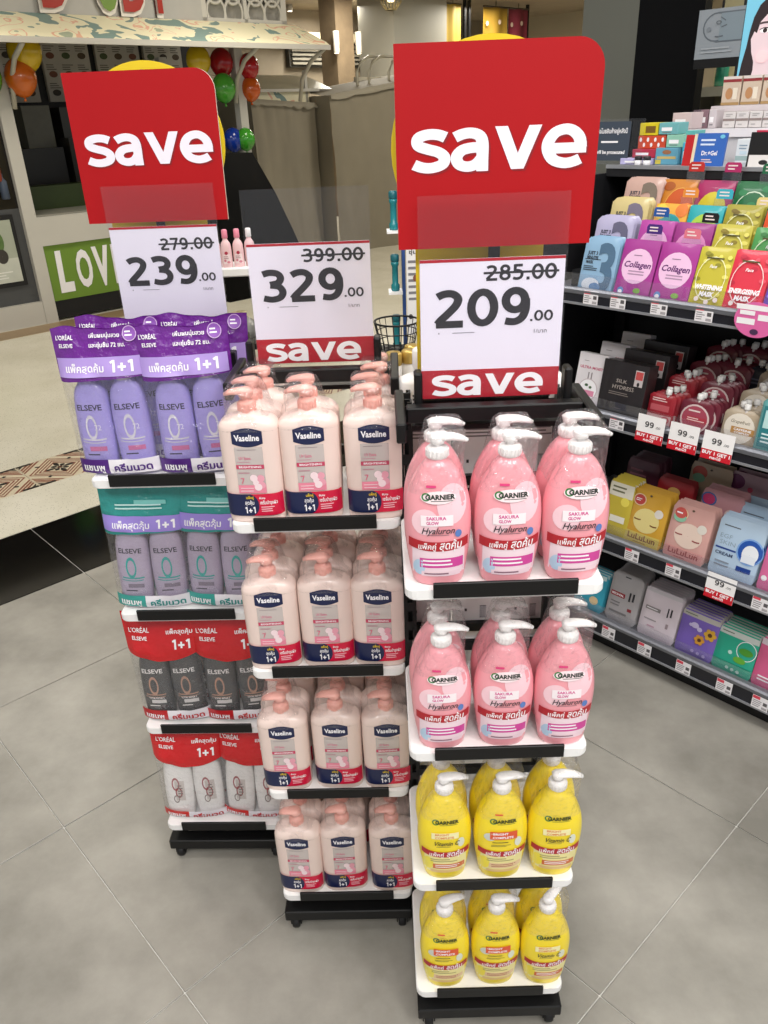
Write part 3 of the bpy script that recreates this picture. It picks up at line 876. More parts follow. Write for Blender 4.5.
GB = Body(sq([(0, .030, .020), (.003, .0355, .0245), (.03, .0402, .0262), (.065, .0445, .0275), (.10, .0463, .028), (.13, .0440, .027), (.155, .0375, .0245), (.175, .0285, .021), (.187, .0205, .0175), (.193, .0145, .0138), (.199, .0125, .0125)], KG), 2.25)
VB = Body(sq([(0, .043, .0235), (.003, .0465, .0262), (.05, .0476, .0268), (.11, .0484, .027), (.155, .0486, .027), (.166, .0470, .0262), (.174, .0405, .0235), (.1795, .0285, .0195), (.183, .0165, .015), (.188, .0125, .0125)], KV), 3.2)
EB = Body([(0, .028, .016), (.003, .031, .0185), (.05, .0335, .0195), (.10, .0340, .0195), (.14, .032, .0185), (.160, .0275, .017), (.170, .0205, .0155), (.175, .018, .015), (.178, .0165, .0145)], 2.7)

def garnier_pump(m):
    b = MB()
    b.lathe([(.0135, .196), (.0150, .1985), (.0150, .2135), (.0130, .216), (.0055, .2165), (.0055, .222), (.0095, .223), (.0105, .230), (.0085, .2365), (.003, .239), (0, .239)], m, 18)
    b.tube([(-.010, 0, .2320), (-.004, 0, .2335), (.008, 0, .2340), (.020, 0, .2335), (.031, 0, .2305), (.040, 0, .2255)], [.006, .0095, .0098, .0084, .0068, .0042], m, 12, flat=.80)
    for k in range(18):                                 # ribs of the collar
        a = 2 * PI * k / 18
        b.box(-.0009, .0009, -.0158, -.0146, .2, .2125, m, T=Matrix.Rotation(a, 4, 'Z'))
    b.v = [(x, y, .186 + (z - .196) * .75) for x, y, z in b.v]
    return b
def vas_pump(m):
    b = MB()
    b.lathe([(.0125, .186), (.0142, .188), (.0142, .205), (.0120, .208), (.0065, .2085), (.0065, .2145), (.0105, .2155), (.0122, .221), (.0118, .2275), (.009, .231), (0, .2315)], m, 18)
    b.tube([(.010, 0, .2262), (.002, 0, .2268), (-.012, 0, .2266), (-.024, 0, .2252), (-.033, 0, .2210)], [.009, .0125, .0112, .0092, .0060], m, 12, flat=.55)
    for k in range(18):
        a = 2 * PI * k / 18
        b.box(-.0009, .0009, -.0150, -.0138, .1895, .204, m, T=Matrix.Rotation(a, 4, 'Z'))
    b.v = [(x, y, .183 + (z - .186) * .85) for x, y, z in b.v]
    return b
# front prints
def zs(sp, k, o=0.0):
    """stretch and lift a print layout to the true bottle"""
    out = []
    for d in sp:
        d = list(d)
        if d[0] in ('rect', 'lines'):
            d[3] = d[3] * k + o
            d[4] = d[4] * k + o
        elif d[0] == 'band':
            f = d[3]
            d[3] = lambda x, f=f: f(x) * k + o
            d[4] *= k
        elif d[0] == 'lens':
            f, g = d[3], d[4]
            d[3], d[4] = (lambda u, f=f: f(u) * k + o), (lambda u, g=g: g(u) * k + o)
        elif d[0] in ('disc', 'ring'):
            d[2] = d[2] * k + o
            d[4] *= k
        else:
            d[3] = d[3] * k + o
            d[4] *= k
        out.append(tuple(d))
    return out
def garnier_print(kind):
    sp = []
    rb = M('#b3202c', .35, var=.02)
    if kind == 'pink':
        pale, mag, body2 = M('#f3dbe4', .35), M('#d0469a', .35), M('#f6c9d6', .35)
        sp = [('rect', -.036, .036, .006, .050, pale), ('disc', .018, .118, .020, .030, M('#f7cfd8', .35)), ('disc', -.018, .092, .018, .020, M('#f7cfd8', .35)),
              ('disc', -.027, .018, .008, .013, M('#b9d3ea', .3)),
              ('rect', -.026, .034, .018, .034, mag), ('lines', -.022, .03, .020, .033, 2, WINK), ('rect', -.024, .03, .004, .012, M('#efd3dc', .35)), ('lines', -.02, .026, .005, .011, 1, M('#8d6a78', .5)),
              ('band', -.0405, .0405, lambda x: .0535 + 9.0 * (x + .0) ** 2 * .35, .0150, rb),
              ('text', 'แพ็คคู่', -.016, .0535, .0085, .024, WINK, .012, .1), ('text', 'สุดคุ้ม', .016, .0555, .0125, .030, WINK, .014, .12),
              ('rect', -.024, .020, .0865, .103, M('#f9eef2', .35)), ('text', 'SAKURA', -.003, .0985, .0048, .027, M('#d2458f', .4), .03), ('text', 'GLOW', -.008, .0915, .0048, .017, M('#d2458f', .4), .03),
              ('text', 'Hyaluron', -.001, .0795, .0098, .044, ink('#3a3038'), .01, .28), ('lines', -.014, .022, .0715, .0735, 1, M('#7b5a66', .5)), ('disc', .027, .0735, .0045, .006, M('#5c7fc0', .3)),
              ('rect', -.016, -.003, .1435, .147, M('#d8417a', .4)),
              ('disc', 0.0, .1295, .024, .0095, M('#fbe6ea', .35)), ('ring', -.0165, .1305, .006, .006, .35, M('#2f7a3c', .4)), ('text', 'GARNIER', .0025, .1305, .0068, .040, ink('#27302a'), .045), ('lines', -.01, .022, .1235, .126, 1, M('#4f5a50', .5))]
    else:
        cream, org = M('#efe5a0', .35), M('#d2703a', .35)
        sp = [('rect', -.036, .036, .006, .050, cream), ('disc', -.03, .028, .009, .016, M('#f3e24a', .35)), ('rect', -.022, .033, .016, .0285, org if kind == 'yellow_script' else M('#e9c9a0', .35)), ('lines', -.018, .03, .018, .027, 2, WINK if kind == 'yellow_script' else M('#b06a4a', .4)),
              ('lines', -.026, .028, .033, .043, 2, M('#a9a06a', .5)), ('rect', -.026, .03, .006, .013, M('#e7c58a', .35)),
              ('band', -.0405, .0405, lambda x: .0535 + 9.0 * x ** 2 * .35, .0135, rb),
              ('text', 'แพ็คคู่', -.016, .0535, .0085, .024, WINK, .012, .1), ('text', 'สุดคุ้ม', .016, .0555, .0120, .029, WINK, .014, .12),
              ('ring', -.0165, .1305, .006, .006, .35, M('#2f7a3c', .4)), ('text', 'GARNIER', .0025, .1305, .0068, .040, ink('#35401c'), .045), ('lines', -.01, .022, .1235, .126, 1, M('#5f6a30', .5)),
              ('disc', .026, .082, .006, .011, M('#dfe3d0', .3))]
        if kind == 'yellow_script':
            sp += [('rect', -.024, .022, .093, .107, M('#f6eeb4', .35)), ('text', 'BRIGHT', -.006, .1035, .0045, .024, M('#e08a4a', .4), .03), ('text', 'COMPLETE', -.002, .0965, .0045, .032, M('#e08a4a', .4), .03),
                   ('text', 'Vitamin C', 0, .0825, .0100, .043, ink('#3d3a22'), .012, .28), ('lines', -.016, .02, .0735, .076, 1, M('#7c7440', .5))]
        else:
            sp += [('rect', -.014, -.001, .1435, .1465, M('#dc5a3a', .4)), ('disc', -.022, .096, .010, .009, M('#cdd0c4', .3)), ('rect', -.022, .024, .0905, .1085, M('#dd5a30', .35)), ('text', 'BRIGHT', -.004, .1038, .0048, .026, WINK, .03), ('text', 'COMPLETE', 0, .0955, .0048, .035, WINK, .03),
                   ('lines', -.018, .018, .082, .086, 1, ink('#46421e')), ('lines', -.02, .018, .0735, .079, 2, M('#6d6632', .5))]
    return MB().prints(zs(sp, .97, .0125), GB.front, .0005, .0001, step=.006)
def vas_print():
    navy, crim = M('#16204a', .3, var=.02), M('#d3153f', .32, var=.03)
    pl = M('#d3c9c6', .25, metal=.25, var=.04)
    pk = M('#e98aa0', .35)
    sp = [('rect', -.0225, .0225, .044, .122, pl), ('lens', -.0245, .0245, lambda u: .1275 - .0055 * math.sin(PI * u), lambda u: .1475 + .0055 * math.sin(PI * u), navy),
          ('text', 'Vaseline', -.0005, .1375, .0098, .040, WINK, .03),
          ('lines', -.018, .016, .116, .119, 1, M('#9a8f90', .5)), ('text', 'UV Extra', -.007, .1035, .005, .019, M('#d0708a', .4), .02), ('lines', -.02, .014, .0955, .0985, 1, M('#c0909c', .4)),
          ('rect', -.0225, .0225, .0855, .0925, M('#c44463', .35)), ('text', 'BRIGHTENING', 0, .089, .0035, .036, WINK, .02), ('lines', -.02, .008, .0765, .081, 1, M('#b98a94', .4)),
          ('rect', -.0225, .0225, .044, .058, pk), ('glyphs', '7', -.0145, .0655, .0095, .006, M('#d9607e', .4), .14)]
    for q, (x, z) in enumerate(((.008, .062), (.015, .069), (.004, .070), (.016, .058), (.010, .0545))):
        sp.append(('disc', x, z, .0062, .0062, M(('#f7dfe4', '#e9a3b4')[q % 2], .3)))
    for z in (.048, .053): sp.append(('lines', -.019, .003, z - .0015, z + .0015, 1, M('#f8dbe2', .4)))
    sp += [('rect', -.0463, .0462, .004, .0425, crim), ('rect', -.0463, -.004, .004, .0425, navy), ('disc', -.006, .023, .014, .0190, navy),
           ('glyphs', '1+1', -.0075, .0145, .0115, .017, WINK, .2), ('text', 'สุดคุ้ม', -.0075, .0275, .0062, .015, WINK, .02), ('text', 'แพ็คคู่', -.006, .0365, .0045, .012, M('#e8c51c', .4), .02),
           ('text', 'พิเศษ', .014, .0355, .0036, .010, WINK, .02), ('text', 'เซรั่มบำรุงผิว', .024, .0275, .0058, .028, WINK, .02), ('lines', .011, .037, .0105, .0215, 3, M('#f3c3cd', .4))]
    return MB().prints(zs(sp, 1.02, .009), VB.front, .0006, .0001, step=.0045)
def tent(B, z0, ztop, yb, side, hw_top, off):
    """shrink film drawn over the shoulders and pumps of a front and a back bottle (yb behind)"""
    rings = []
    n = 28
    zs = [z0, z0 + .012, z0 + .024, z0 + (ztop - z0) * .48, z0 + (ztop - z0) * .72, ztop - .006, ztop]
    for i, z in enumerate(zs):
        t = max(0, (z - z0 - .006) / (ztop - z0 - .006))
        w, d = B.wd(min(z, z0 + .02))
        w = (w + .0012) * (1 - t) ** .75 * 1.0 + hw_top * (1 - (1 - t) ** .75)
        d2 = (d + .0012) * (1 - t) + .0155 * t
        if i == len(zs) - 1: w, d2 = w * .8, d2 * .6
        cx = side * off * t
        r = []
        for j in range(n):
            a = 2 * PI * j / n
            c, q = math.cos(a), math.sin(a)
            x = w * math.copysign(abs(c) ** .7, c)
            y = d2 * math.copysign(abs(q) ** .7, q) + (yb if q > 0 else 0)
            wv = .0022 * noise.noise(Vector((x * 60, y * 60, z * 60 + side))) * min(1, i)
            r.append((cx + x + wv, y + wv, z))
        rings.append(r)
    return MB().loft(rings, WRAP, False, True, True)

def make_pack(name, label, B, body_m, pump_fn, pump_m, print_fn, yb, film, turn=(0, 0), back_print=True):
    t = thing(name, label, 'lotion')
    bm = B.mesh(MB(), body_m).build('bottle', t)
    pm_ = pump_fn(pump_m).build('pump', bm, (0, 0, 0), (0, 0, turn[0]))
    pr = print_fn.build('label', bm)
    b2 = put('bottle', bm.data, t, (0, yb, 0))
    put('pump', pm_.data, b2, (0, 0, 0), (0, 0, turn[1]))
    put('label', pr.data, b2)
    film.build('shrink_film', t)
    return t
PINKB = M('#f3a3ad', .28, var=.02, coat=.3)
YELB = M('#f8de2c', .28, var=.02, coat=.3)
PEACH = M('#ecd6cd', .32, var=.02, coat=.2)
PEACHP = M('#f2b1a4', .35, var=.02)
PUMPW = M('#f3f1f0', .3, var=.02)
gfilm = tent(GB, .142, .2215, .058, 1, .026, .012)
g_prints = {k: garnier_print(k) for k in ('pink', 'yellow_script', 'yellow_box')}
protos = {}
COLN = ['left', 'middle', 'right']
ROWN = ['bottom', 'third', 'second', 'top']
def garnier(kind, S, k, c, x, y, rz, turn):
    what = {'pink': 'shrink wrapped pink pump bottle pair', 'yellow_script': 'yellow pump bottle pair with scripted vitamin label', 'yellow_box': 'yellow pump bottle pair with orange boxed label'}[kind]
    lab = '%s, %s of the %s tray' % (what, COLN[c], ROWN[k])
    key = (kind, turn)
    if key not in protos:
        protos[key] = make_pack('lotion_twin_pack', lab, GB, PINKB if kind == 'pink' else YELB, garnier_pump, PUMPW, g_prints[kind], .058, gfilm, turn)
        learn(protos[key])
        o = protos[key]
        o.location, o.rotation_euler = on(S, x, y, TRAY(k) + .0005), (0, 0, S[2] + rz)
        o['group'] = 'pink and yellow pump bottle pairs'
    else:
        clone(protos[key], on(S, x, y, TRAY(k) + .0005), (0, 0, S[2] + rz), lab, 'pink and yellow pump bottle pairs')
for k, rowset in ((3, [('pink', (0, .05))] * 3), (2, [('pink', (0, -.05))] * 3), (1, [('yellow_script', (.1, 0)), ('yellow_box', (.12, 0)), ('yellow_script', (0, .1))]),
                  (0, [('yellow_box', (.35, 0)), ('yellow_box', (0, .2)), ('yellow_script', (.75, .4))])):
    for c in range(3):
        jx = (.0, .002, .001)[c]
        garnier(rowset[c][0], S3, k, c, -.0915 + .094 * c + jx + (.008 if k < 2 else .004) * (1 if k != 3 else 0), .030 + .002 * ((c + k) % 2), (-.02, .015, .03)[(c + k) % 3], rowset[c][1])
vfilm = tent(VB, .158, .225, .056, -1, .024, .010)
vproto = [None]
vp = vas_print()
GRPV = 'peach pump bottle pairs'
def vaseline(k, c, x, y, rz, depth):
    where = 'front' if depth == 0 else 'behind the front pair'
    lab = 'shrink wrapped peach pump bottle pair, %s on %s tray, %s' % (COLN[c], ROWN[k], where)
    loc, rot = on(S2, x, y, TRAY(k) + .0005), (0, 0, S2[2] + rz)
    if vproto[0] is None:
        o = vproto[0] = make_pack('lotion_twin_pack', lab, VB, PEACH, vas_pump, PEACHP, vp, .056, vfilm, (0.05, -.05))
        o.location, o.rotation_euler = loc, rot
        o['group'] = GRPV
        learn(o)
    else: clone(vproto[0], loc, rot, lab, GRPV)
for k in range(4):
    for c in range(3):
        x = -.0985 + .0985 * c + (.002, -.002, .003)[(c + k) % 3]
        vaseline(k, c, x, .031 + .003 * ((c + 2 * k) % 2), (-.03, .02, .05)[(c * 2 + k) % 3], 0)
        if k == 3 and c == 1: continue
        vaseline(k, c, x + (.012 if k == 3 else .004), .146, (.02, -.03, .0)[(c + k) % 3], 1)

# ------------------------------------------------------------------ bagged shampoo and conditioner pairs
BW, BH = .0785, .274
def bag_front(x, z, s=-1, seed=0):
    u = min(1, abs(x) / (BW + .006 * (z / BH)))
    t = (.024 + .002 * math.sin(z * 40)) if z < .19 else .024 * max(.08, 1 - (z - .19) / (BH - .19)) ** .8
    if z < .012: t *= .75 + .25 * z / .012
    wr = .0036 * noise.noise(Vector((x * 38 + seed, z * 30, 5 * s))) + .0005 * noise.noise(Vector((x * 90, z * 55 + seed, s)))
    return s * (t * max(0.02, 1 - u ** 3.2) ** .6 + wr * (1 - u ** 4))
BAGS = {
    'purple': dict(top='#6a238c', stripe='#b096da', strip='#4e1c7c', ctxt='#4e1c7c', body='#a79be0', cap='#d9d6e4', txt='#2d2748', ring='#e6e2f0', acc='#c76a9c', name='purple bag of two lilac bottles', low=.187),
    'teal': dict(top='#2b8f8a', stripe='#9a86d6', strip='#3aa39a', ctxt='#2b8f8a', body='#b3a6bd', cap='#cfcbd2', txt='#2b2a3a', ring='#3fb3ae', acc='#7f7486', name='teal topped bag of two grey lilac bottles', low=.176),
    'red': dict(top='#c8181f', stripe=None, strip='#c01a22', ctxt='#c01a22', body='#4a4a4c', cap='#a87860', txt='#f0ecea', ring='#c9a08c', acc='#d8d4d2', name='red topped bag of two charcoal bottles', low=.185),
    'white': dict(top='#cf1a20', stripe=None, strip='#cf2a26', ctxt='#c0202a', body='#f8f5f2', cap='#f3efea', txt='#a2343a', ring='#b0656a', acc='#9a8a86', name='red topped bag of two white bottles', low=.185),
}
def bag_bottle_print(d, kind):
    sp = []
    t = ink(d['txt'])
    if kind == 'white':
        sp = [('rect', -.006, .016, .05, .11, M('#d8cfca', .4)), ('ring', -.004, .100, .009, .020, .3, M(d['ring'], .4)), ('ring', .002, .075, .008, .016, .3, M(d['txt'], .4)), ('ring', -.005, .055, .007, .012, .3, M(d['acc'], .4)), ('lines', .0, .014, .06, .1, 5, M('#8b7f7b', .5))]
    else:
        sp = [('text', 'ELSEVE', -.001, .128, .0105, .046, t, .02), ('ring', -.002, .090, .0105, .024, .28, M(d['ring'], .25, metal=.3)), ('band', -.022, .022, lambda x: .066 + 4 * x * x, .003, M(d['ring'], .25, metal=.3)),
              ('band', -.024, .020, lambda x: .060 + 5 * x * x, .0018, M(d['ring'], .25, metal=.3)), ('rect', -.012, .020, .044, .053, M(d['acc'], .4)), ('lines', -.018, .018, .034, .040, 1, M(d['txt'], .5))]
        if kind == 'purple': sp.append(('text', '72', .010, .090, .010, .012, M('#e8e2f2', .3), .0))
        if kind == 'red': sp.append(('text', 'TOTAL REPAIR 5', 0, .058, .0042, .034, t, .02))
    return MB().prints(sp, EB.front, .0004, .0001)
def make_bag(kind):
    d = BAGS[kind]
    t = thing('shampoo_twin_bag', d['name'], 'shampoo')
    bm = M(d['body'], .3, var=.03, coat=.25)
    cm_ = M(d['cap'], .35, var=.03)
    bo = EB.mesh(MB(), bm, 24).build('bottle', t, (-.036, .0, .004), (0, .02, .0))
    cap = MB().lathe([(.0165, .176), (.0175, .178), (.0170, .200), (.0150, .204), (0, .205)], cm_, 20).build('cap', bo)
    pr = bag_bottle_print(d, kind).build('label', bo)
    b2 = put('bottle', bo.data, t, (.036, .002, .004), (0, -.01, .12))
    put('cap', cap.data, b2)
    put('label', pr.data, b2)
    # clear lower film, printed top, printed foot
    fm = MB()
    X = lambda u, z: (BW + .006 * (z / BH)) * (2 * u - 1)
    zl = d['low']
    dip = (lambda u: zl - .02 * math.sin(PI * u)) if kind in ('red', 'white') else (lambda u: zl + .008 * (u - .5))
    for s in (-1, 1):
        fm.grid(lambda u, q: (X(u, q * dip(u)), bag_front(X(u, q * dip(u)), q * dip(u), s), q * dip(u)), 20, 20, BAGF)
    fm.build('clear_film', t)
    hm = MB()
    top = M(d['top'], .24, var=.08, scale=30, bump=.55, bscale=45, coat=.25)
    for s in (-1, 1):
        def hf(u, q, s=s):
            zt = BH + .004 * math.sin(u * 9 + len(kind)) + .004 * noise.noise(Vector((u * 5, len(kind), 2.2)))
            z = dip(u) - .003 + (zt - dip(u) + .003) * q
            return (X(u, z), bag_front(X(u, z), z, s) + s * .0006, z)
        hm.grid(hf, 22, 12, top)
    ho = hm.build('printed_top', t)
    p = MB()
    fr = lambda x, z: bag_front(x, z) - .0014
    sp = []
    if kind == 'purple':
        sp = [('band', -.079, .079, lambda x: zl + .020 + .05 * x * .1, .034, M(d['stripe'], .35)), ('text', 'แพ็คสุดคุ้ม', -.026, zl + .018, .0125, .072, WINK, .02), ('glyphs', '1+1', .042, zl + .021, .021, .042, WINK, .2),
              ('text', "L'ORÉAL", -.058, zl + .072, .0075, .032, WINK, .02), ('text', 'ELSEVE', -.056, zl + .058, .0065, .026, WINK, .02), ('text', 'เพิ่มผมนุ่มสวย', .016, zl + .074, .0068, .056, WINK, .02), ('text', 'และชุ่มชื้น 72 ชม.', .020, zl + .058, .0068, .066, WINK, .02),
              ('ring', .062, zl + .076, .0125, .0135, .12, M('#d9b7e6', .4)), ('disc', .062, zl + .076, .011, .012, M('#8f57b3', .4)), ('lines', .054, .070, zl + .070, zl + .082, 2, WINK)]
    elif kind == 'teal':
        sp = [('band', -.080, .080, lambda x: zl + .018, .032, M(d['stripe'], .35)), ('text', 'แพ็คสุดคุ้ม', -.022, zl + .016, .0125, .074, WINK, .02), ('glyphs', '1+1', .046, zl + .018, .018, .036, WINK, .2),
              ('lines', -.05, .06, zl + .046, zl + .060, 2, M('#bfe3df', .4)), ('rect', -.012, .05, zl + .058, zl + .066, M('#76bdb7', .4))]
    else:
        sp = [('text', "L'ORÉAL", -.046, zl + .050, .0100, .046, WINK, .015), ('text', 'ELSEVE', -.046, zl + .032, .0085, .034, WINK, .02), ('text', 'แพ็คสุดคุ้ม', .042, zl + .046, .0095, .056, WINK, .02), ('glyphs', '1+1', .044, zl + .018, .021, .038, WINK, .2)]
    p.prints(sp, fr, .0010, .0004, step=.006)
    p.build('top_print', ho)
    f = MB()
    st, wh = M(d['strip'], .35, var=.04), M('#ece8ee', .35)
    zh = .033 if kind != 'white' else .026
    f.prints([('rect', -.077, -.014, .004, zh, st), ('rect', -.014, .077, .004, zh, wh), ('text', 'แชมพู', -.045, zh * .5, .0135, .044, WINK, .03), ('text', 'ครีมนวด', .031, zh * .5, .0135, .070, ink(d['ctxt']), .03)], fr, .0002, .0005, step=.006)
    f.build('foot_print', t)
    return t
for k, kind in ((3, 'purple'), (2, 'teal'), (1, 'red'), (0, 'white')):
    base = make_bag(kind)
    learn(base)
    nm = BAGS[kind]['name']
    for c, (x, rz) in enumerate(((-.091, -.03), (.064, .04))):
        for dpt in range(2):
            lab = '%s, %s the %s tray, %s' % (nm, ('left on', 'right on')[c], ROWN[k], ('in front', 'behind another')[dpt])
            loc = on(S1, x + (.0, .006)[dpt] + (.004 if k == 3 else (.019, .009)[c]), .040 + .072 * dpt, TRAY(k) + .001)
            rot = (-.03 - .02 * dpt - .015 * ((c + k) % 2), (.02, -.025, .03, -.015)[(2 * c + k + dpt) % 4], S1[2] + rz * (1 if k % 2 else -1))
            if c == 0 and dpt == 0:
                base.location, base.rotation_euler = loc, rot
                base['label'] = lab
                base['group'] = nm + 's'
            else: clone(base, loc, rot, lab, nm + 's')

# ------------------------------------------------------------------ goods behind the stands
rs = make_stand('black wheeled stand facing away, its white bottles seen from behind', S3[0] + .005, S3[1] + .52, S3[2] + PI, False)
WB = Body([(0, .040, .022), (.004, .044, .026), (.1, .0455, .027), (.19, .0445, .026), (.205, .036, .022), (.212, .018, .016), (.225, .016, .015)], 3.4)
wproto = None
SR = (S3[0] + .005, S3[1] + .52, S3[2] + PI)
for k in range(4):
    for c in range(3):
        lab = 'white bottle seen from behind, %s on the %s rear tray' % (('nearest the aisle', 'centre', 'nearest the peach bottles')[c], ROWN[k])
        loc = on(SR, -.093 + .093 * c, .194, TRAY(k) + .0005)
        if wproto is None:
            wproto = thing('white_bottle', lab, 'bottle', loc, S3[2], 'white bottles seen from behind')
            wb_ = WB.mesh(MB(), M('#f4f1f0', .35, var=.02), 24).build('body', wproto)
            MB().lathe([(.0175, .222), (.0185, .224), (.0185, .25), (.016, .253), (0, .2535)], WHITE, 18).build('cap', wproto)
            tx = M('#3b3839', .5, var=0)
            MB().prints([('lines', -.02, .03, .165, .185, 3, tx), ('lines', -.026, .028, .105, .160, 9, M('#7a7475', .5)), ('rect', .004, .016, .045, .072, tx)] + [('rect', .0045 + .002 * q, .0055 + .002 * q, .046, .071, WINK) for q in range(6)] + [('rect', -.024, -.020, .06, .066, tx)], WB.front).build('back_label', wproto)
            learn(wproto)
        else: clone(wproto, loc, (0, 0, S3[2]), lab, 'white bottles seen from behind')

# ------------------------------------------------------------------ slim racks glimpsed between the cards
r = thing('small_rack', 'slim black rack with a white top tray of little pink bottles', 'rack', (-.342, 2.02, 0), 0)
MB().box(-.06, .06, -.05, .05, 1.265, 1.286, WHITE, .003).build('tray', r)
MB().box(-.06, .06, -.05, .05, 1.085, 1.10, BLACK).build('tray', r)
for sx in (-1, 1):
    for sy in (-1, 1): MB().box(sx * .054 - .006, sx * .054 + .006, sy * .044 - .006, sy * .044 + .006, 0, 1.265, BLACK).build('post', r)
MB().box(-.07, .07, -.06, .06, 0, .03, BLACK).build('foot', r)
for i, (x, y) in enumerate(((-.040, -.02), (-.012, -.03), (.016, -.025), (.043, -.018))):
    t = thing('pink_bottle', 'small pale pink bottle, %s on the white topped slim rack' % ('first', 'second', 'third', 'fourth')[i], 'bottle', (-.342 + x, 2.02 + y, 1.2865), .1, 'little pink bottles')
    bo = Body([(0, .011, .010), (.002, .0125, .0115), (.03, .0130, .012), (.052, .0115, .0105), (.062, .006, .006), (.068, .0055, .0055)], 2.2)
    b_ = bo.mesh(MB(), M('#eec9cc', .3, var=.03), 16).build('body', t)
    MB().lathe([(.0065, .066), (.0070, .067), (.0066, .084), (.005, .086), (0, .086)], M('#ec8fa6' if i % 3 else '#f1eeee', .35), 12).build('cap', t)
    MB().prints([('rect', -.009, .009, .008, .030, M('#f3dfe0', .4)), ('disc', .0, .033, .004, .004, M('#b0304a', .4)), ('disc', .004, .012, .004, .003, M('#d8899a', .4)), ('disc', -.004, .016, .003, .003, M('#d8899a', .4)), ('lines', -.007, .007, .019, .027, 2, M('#b58a90', .5))], bo.front, .0004, .0001, step=.004).build('label', b_)
t = thing('gift_bowl', 'grey wrapped round gift bowl on the lower tier of the slim rack', 'bowl', (-.342, 2.0, 1.1003), .2)
MB().lathe([(.02, 0), (.036, .012), (.042, .03), (.036, .05), (.018, .062), (0, .064)], M('#8b8a86', .25, var=.3, scale=40, bump=.4), 20).build('wrapped_body', t)
MB().lathe([(.0, .062), (.014, .066), (.02, .074), (.012, .07), (0, .068)], M('#c9b98a', .3, metal=.3), 10).build('bow', t)
r = thing('narrow_rack', 'narrow blue edged rack with white info panel and tiny shelves', 'rack', (.062, 2.0, 0), 0)
MB().box(.006, .014, -.02, .02, 0, 1.46, M('#274a86', .4)).build('side_panel', r)
for z in (1.355, 1.212, 1.066): MB().box(-.028, .006, -.025, .025, z - .006, z, WHITE).build('shelf_plate', r)
MB().box(-.03, .06, -.03, .05, 0, .02, BLACK).build('foot', r)
ip = MB().box(.014, .07, -.085, -.080, 1.12, 1.335, M('#e4e2e0', .45)).build('info_panel', r)
MB().box(.014, .07, -.08, -.02, 1.13, 1.14, WHITE).build('panel_bracket', r)
MB().prints([('text', 'ชุ่มชื้น', .040, 1.315, .009, .04, DK, .02), ('lines', .018, .06, 1.20, 1.30, 7, M('#77757a', .5)), ('disc', .022, 1.165, .005, .006, DK), ('disc', .035, 1.255, .006, .008, M('#7c4a3a', .5))], lambda x, z: -.085, .0004, .0002).build('panel_print', ip)
for i, z in enumerate((1.355, 1.212, 1.066)):
    t = thing('teal_bottle', 'tiny teal bottle on the %s plate of the narrow rack' % ('upper', 'middle', 'lower')[i], 'bottle', (.051, 1.995, z + .0003), 0, 'tiny teal bottles')
    MB().lathe([(.009, 0), (.0105, .002), (.0105, .014), (.0075, .018), (.0075, .058), (.0095, .062), (.0095, .070)], M('#1f7f86', .25, var=.05), 14).build('body', t)
    MB().lathe([(.0100, .070), (.0104, .072), (.0104, .084), (.008, .087), (0, .087)], M('#155f68', .3), 14).build('cap', t)
r = thing('low_rack', 'black two level rack carrying a wire basket and white jars', 'rack', (.045, 1.69, 0), 0)
MB().box(-.06, .06, .0, .12, 1.112, 1.126, BLACK).build('tray', r)
MB().box(-.06, .06, -.12, .0, 1.062, 1.076, BLACK).build('tray', r)
for sx in (-1, 1):
    for y in (-.114, .0, .114): MB().box(sx * .054 - .005, sx * .054 + .005, y - .005, y + .005, 0, 1.12 if y >= 0 else 1.07, BLACK).build('post', r)
MB().box(-.07, .07, -.13, .13, 0, .03, BLACK).build('foot', r)
t = thing('wire_basket', 'small black wire basket behind the 329 and 209 cards', 'basket', (.045, 1.75, 1.1264), 0)
MB().tube([(.05 * math.cos(2 * PI * k / 24), .05 * math.sin(2 * PI * k / 24), .068) for k in range(25)], .0022, BLACK, 6).build('rim', t)
for zz, rr in ((.0025, .036), (.025, .041), (.046, .0455)):
    MB().tube([(rr * math.cos(2 * PI * k / 24), rr * math.sin(2 * PI * k / 24), zz) for k in range(25)], .0012, BLACK, 5).build('hoop_wire', t)
for k in range(18):
    an = 2 * PI * k / 18
    MB().tube([(0, 0, .002), (.036 * math.cos(an), .036 * math.sin(an), .002), (.05 * math.cos(an), .05 * math.sin(an), .068)], .0011, BLACK, 5).build('upright_wire', t)
for i, (x, y) in enumerate(((.022, -.06), (-.012, -.075), (.030, -.022))):
    t = thing('white_jar', 'white jar with golden lid, %s on the black two level rack' % ('nearest the 209 card', 'leftmost', 'rearmost')[i], 'jar', (.045 + x, 1.69 + y, 1.0764), 0, 'white jars with golden lids')
    MB().lathe([(.015, 0), (.017, .003), (.017, .055), (.015, .059)], M('#ece8e2', .3, var=.02), 18).build('jar_body', t)
    MB().lathe([(.0168, .059), (.0175, .061), (.0175, .082), (.015, .085), (0, .085)], M('#c9a95a', .3, metal=.5), 18).build('lid', t)

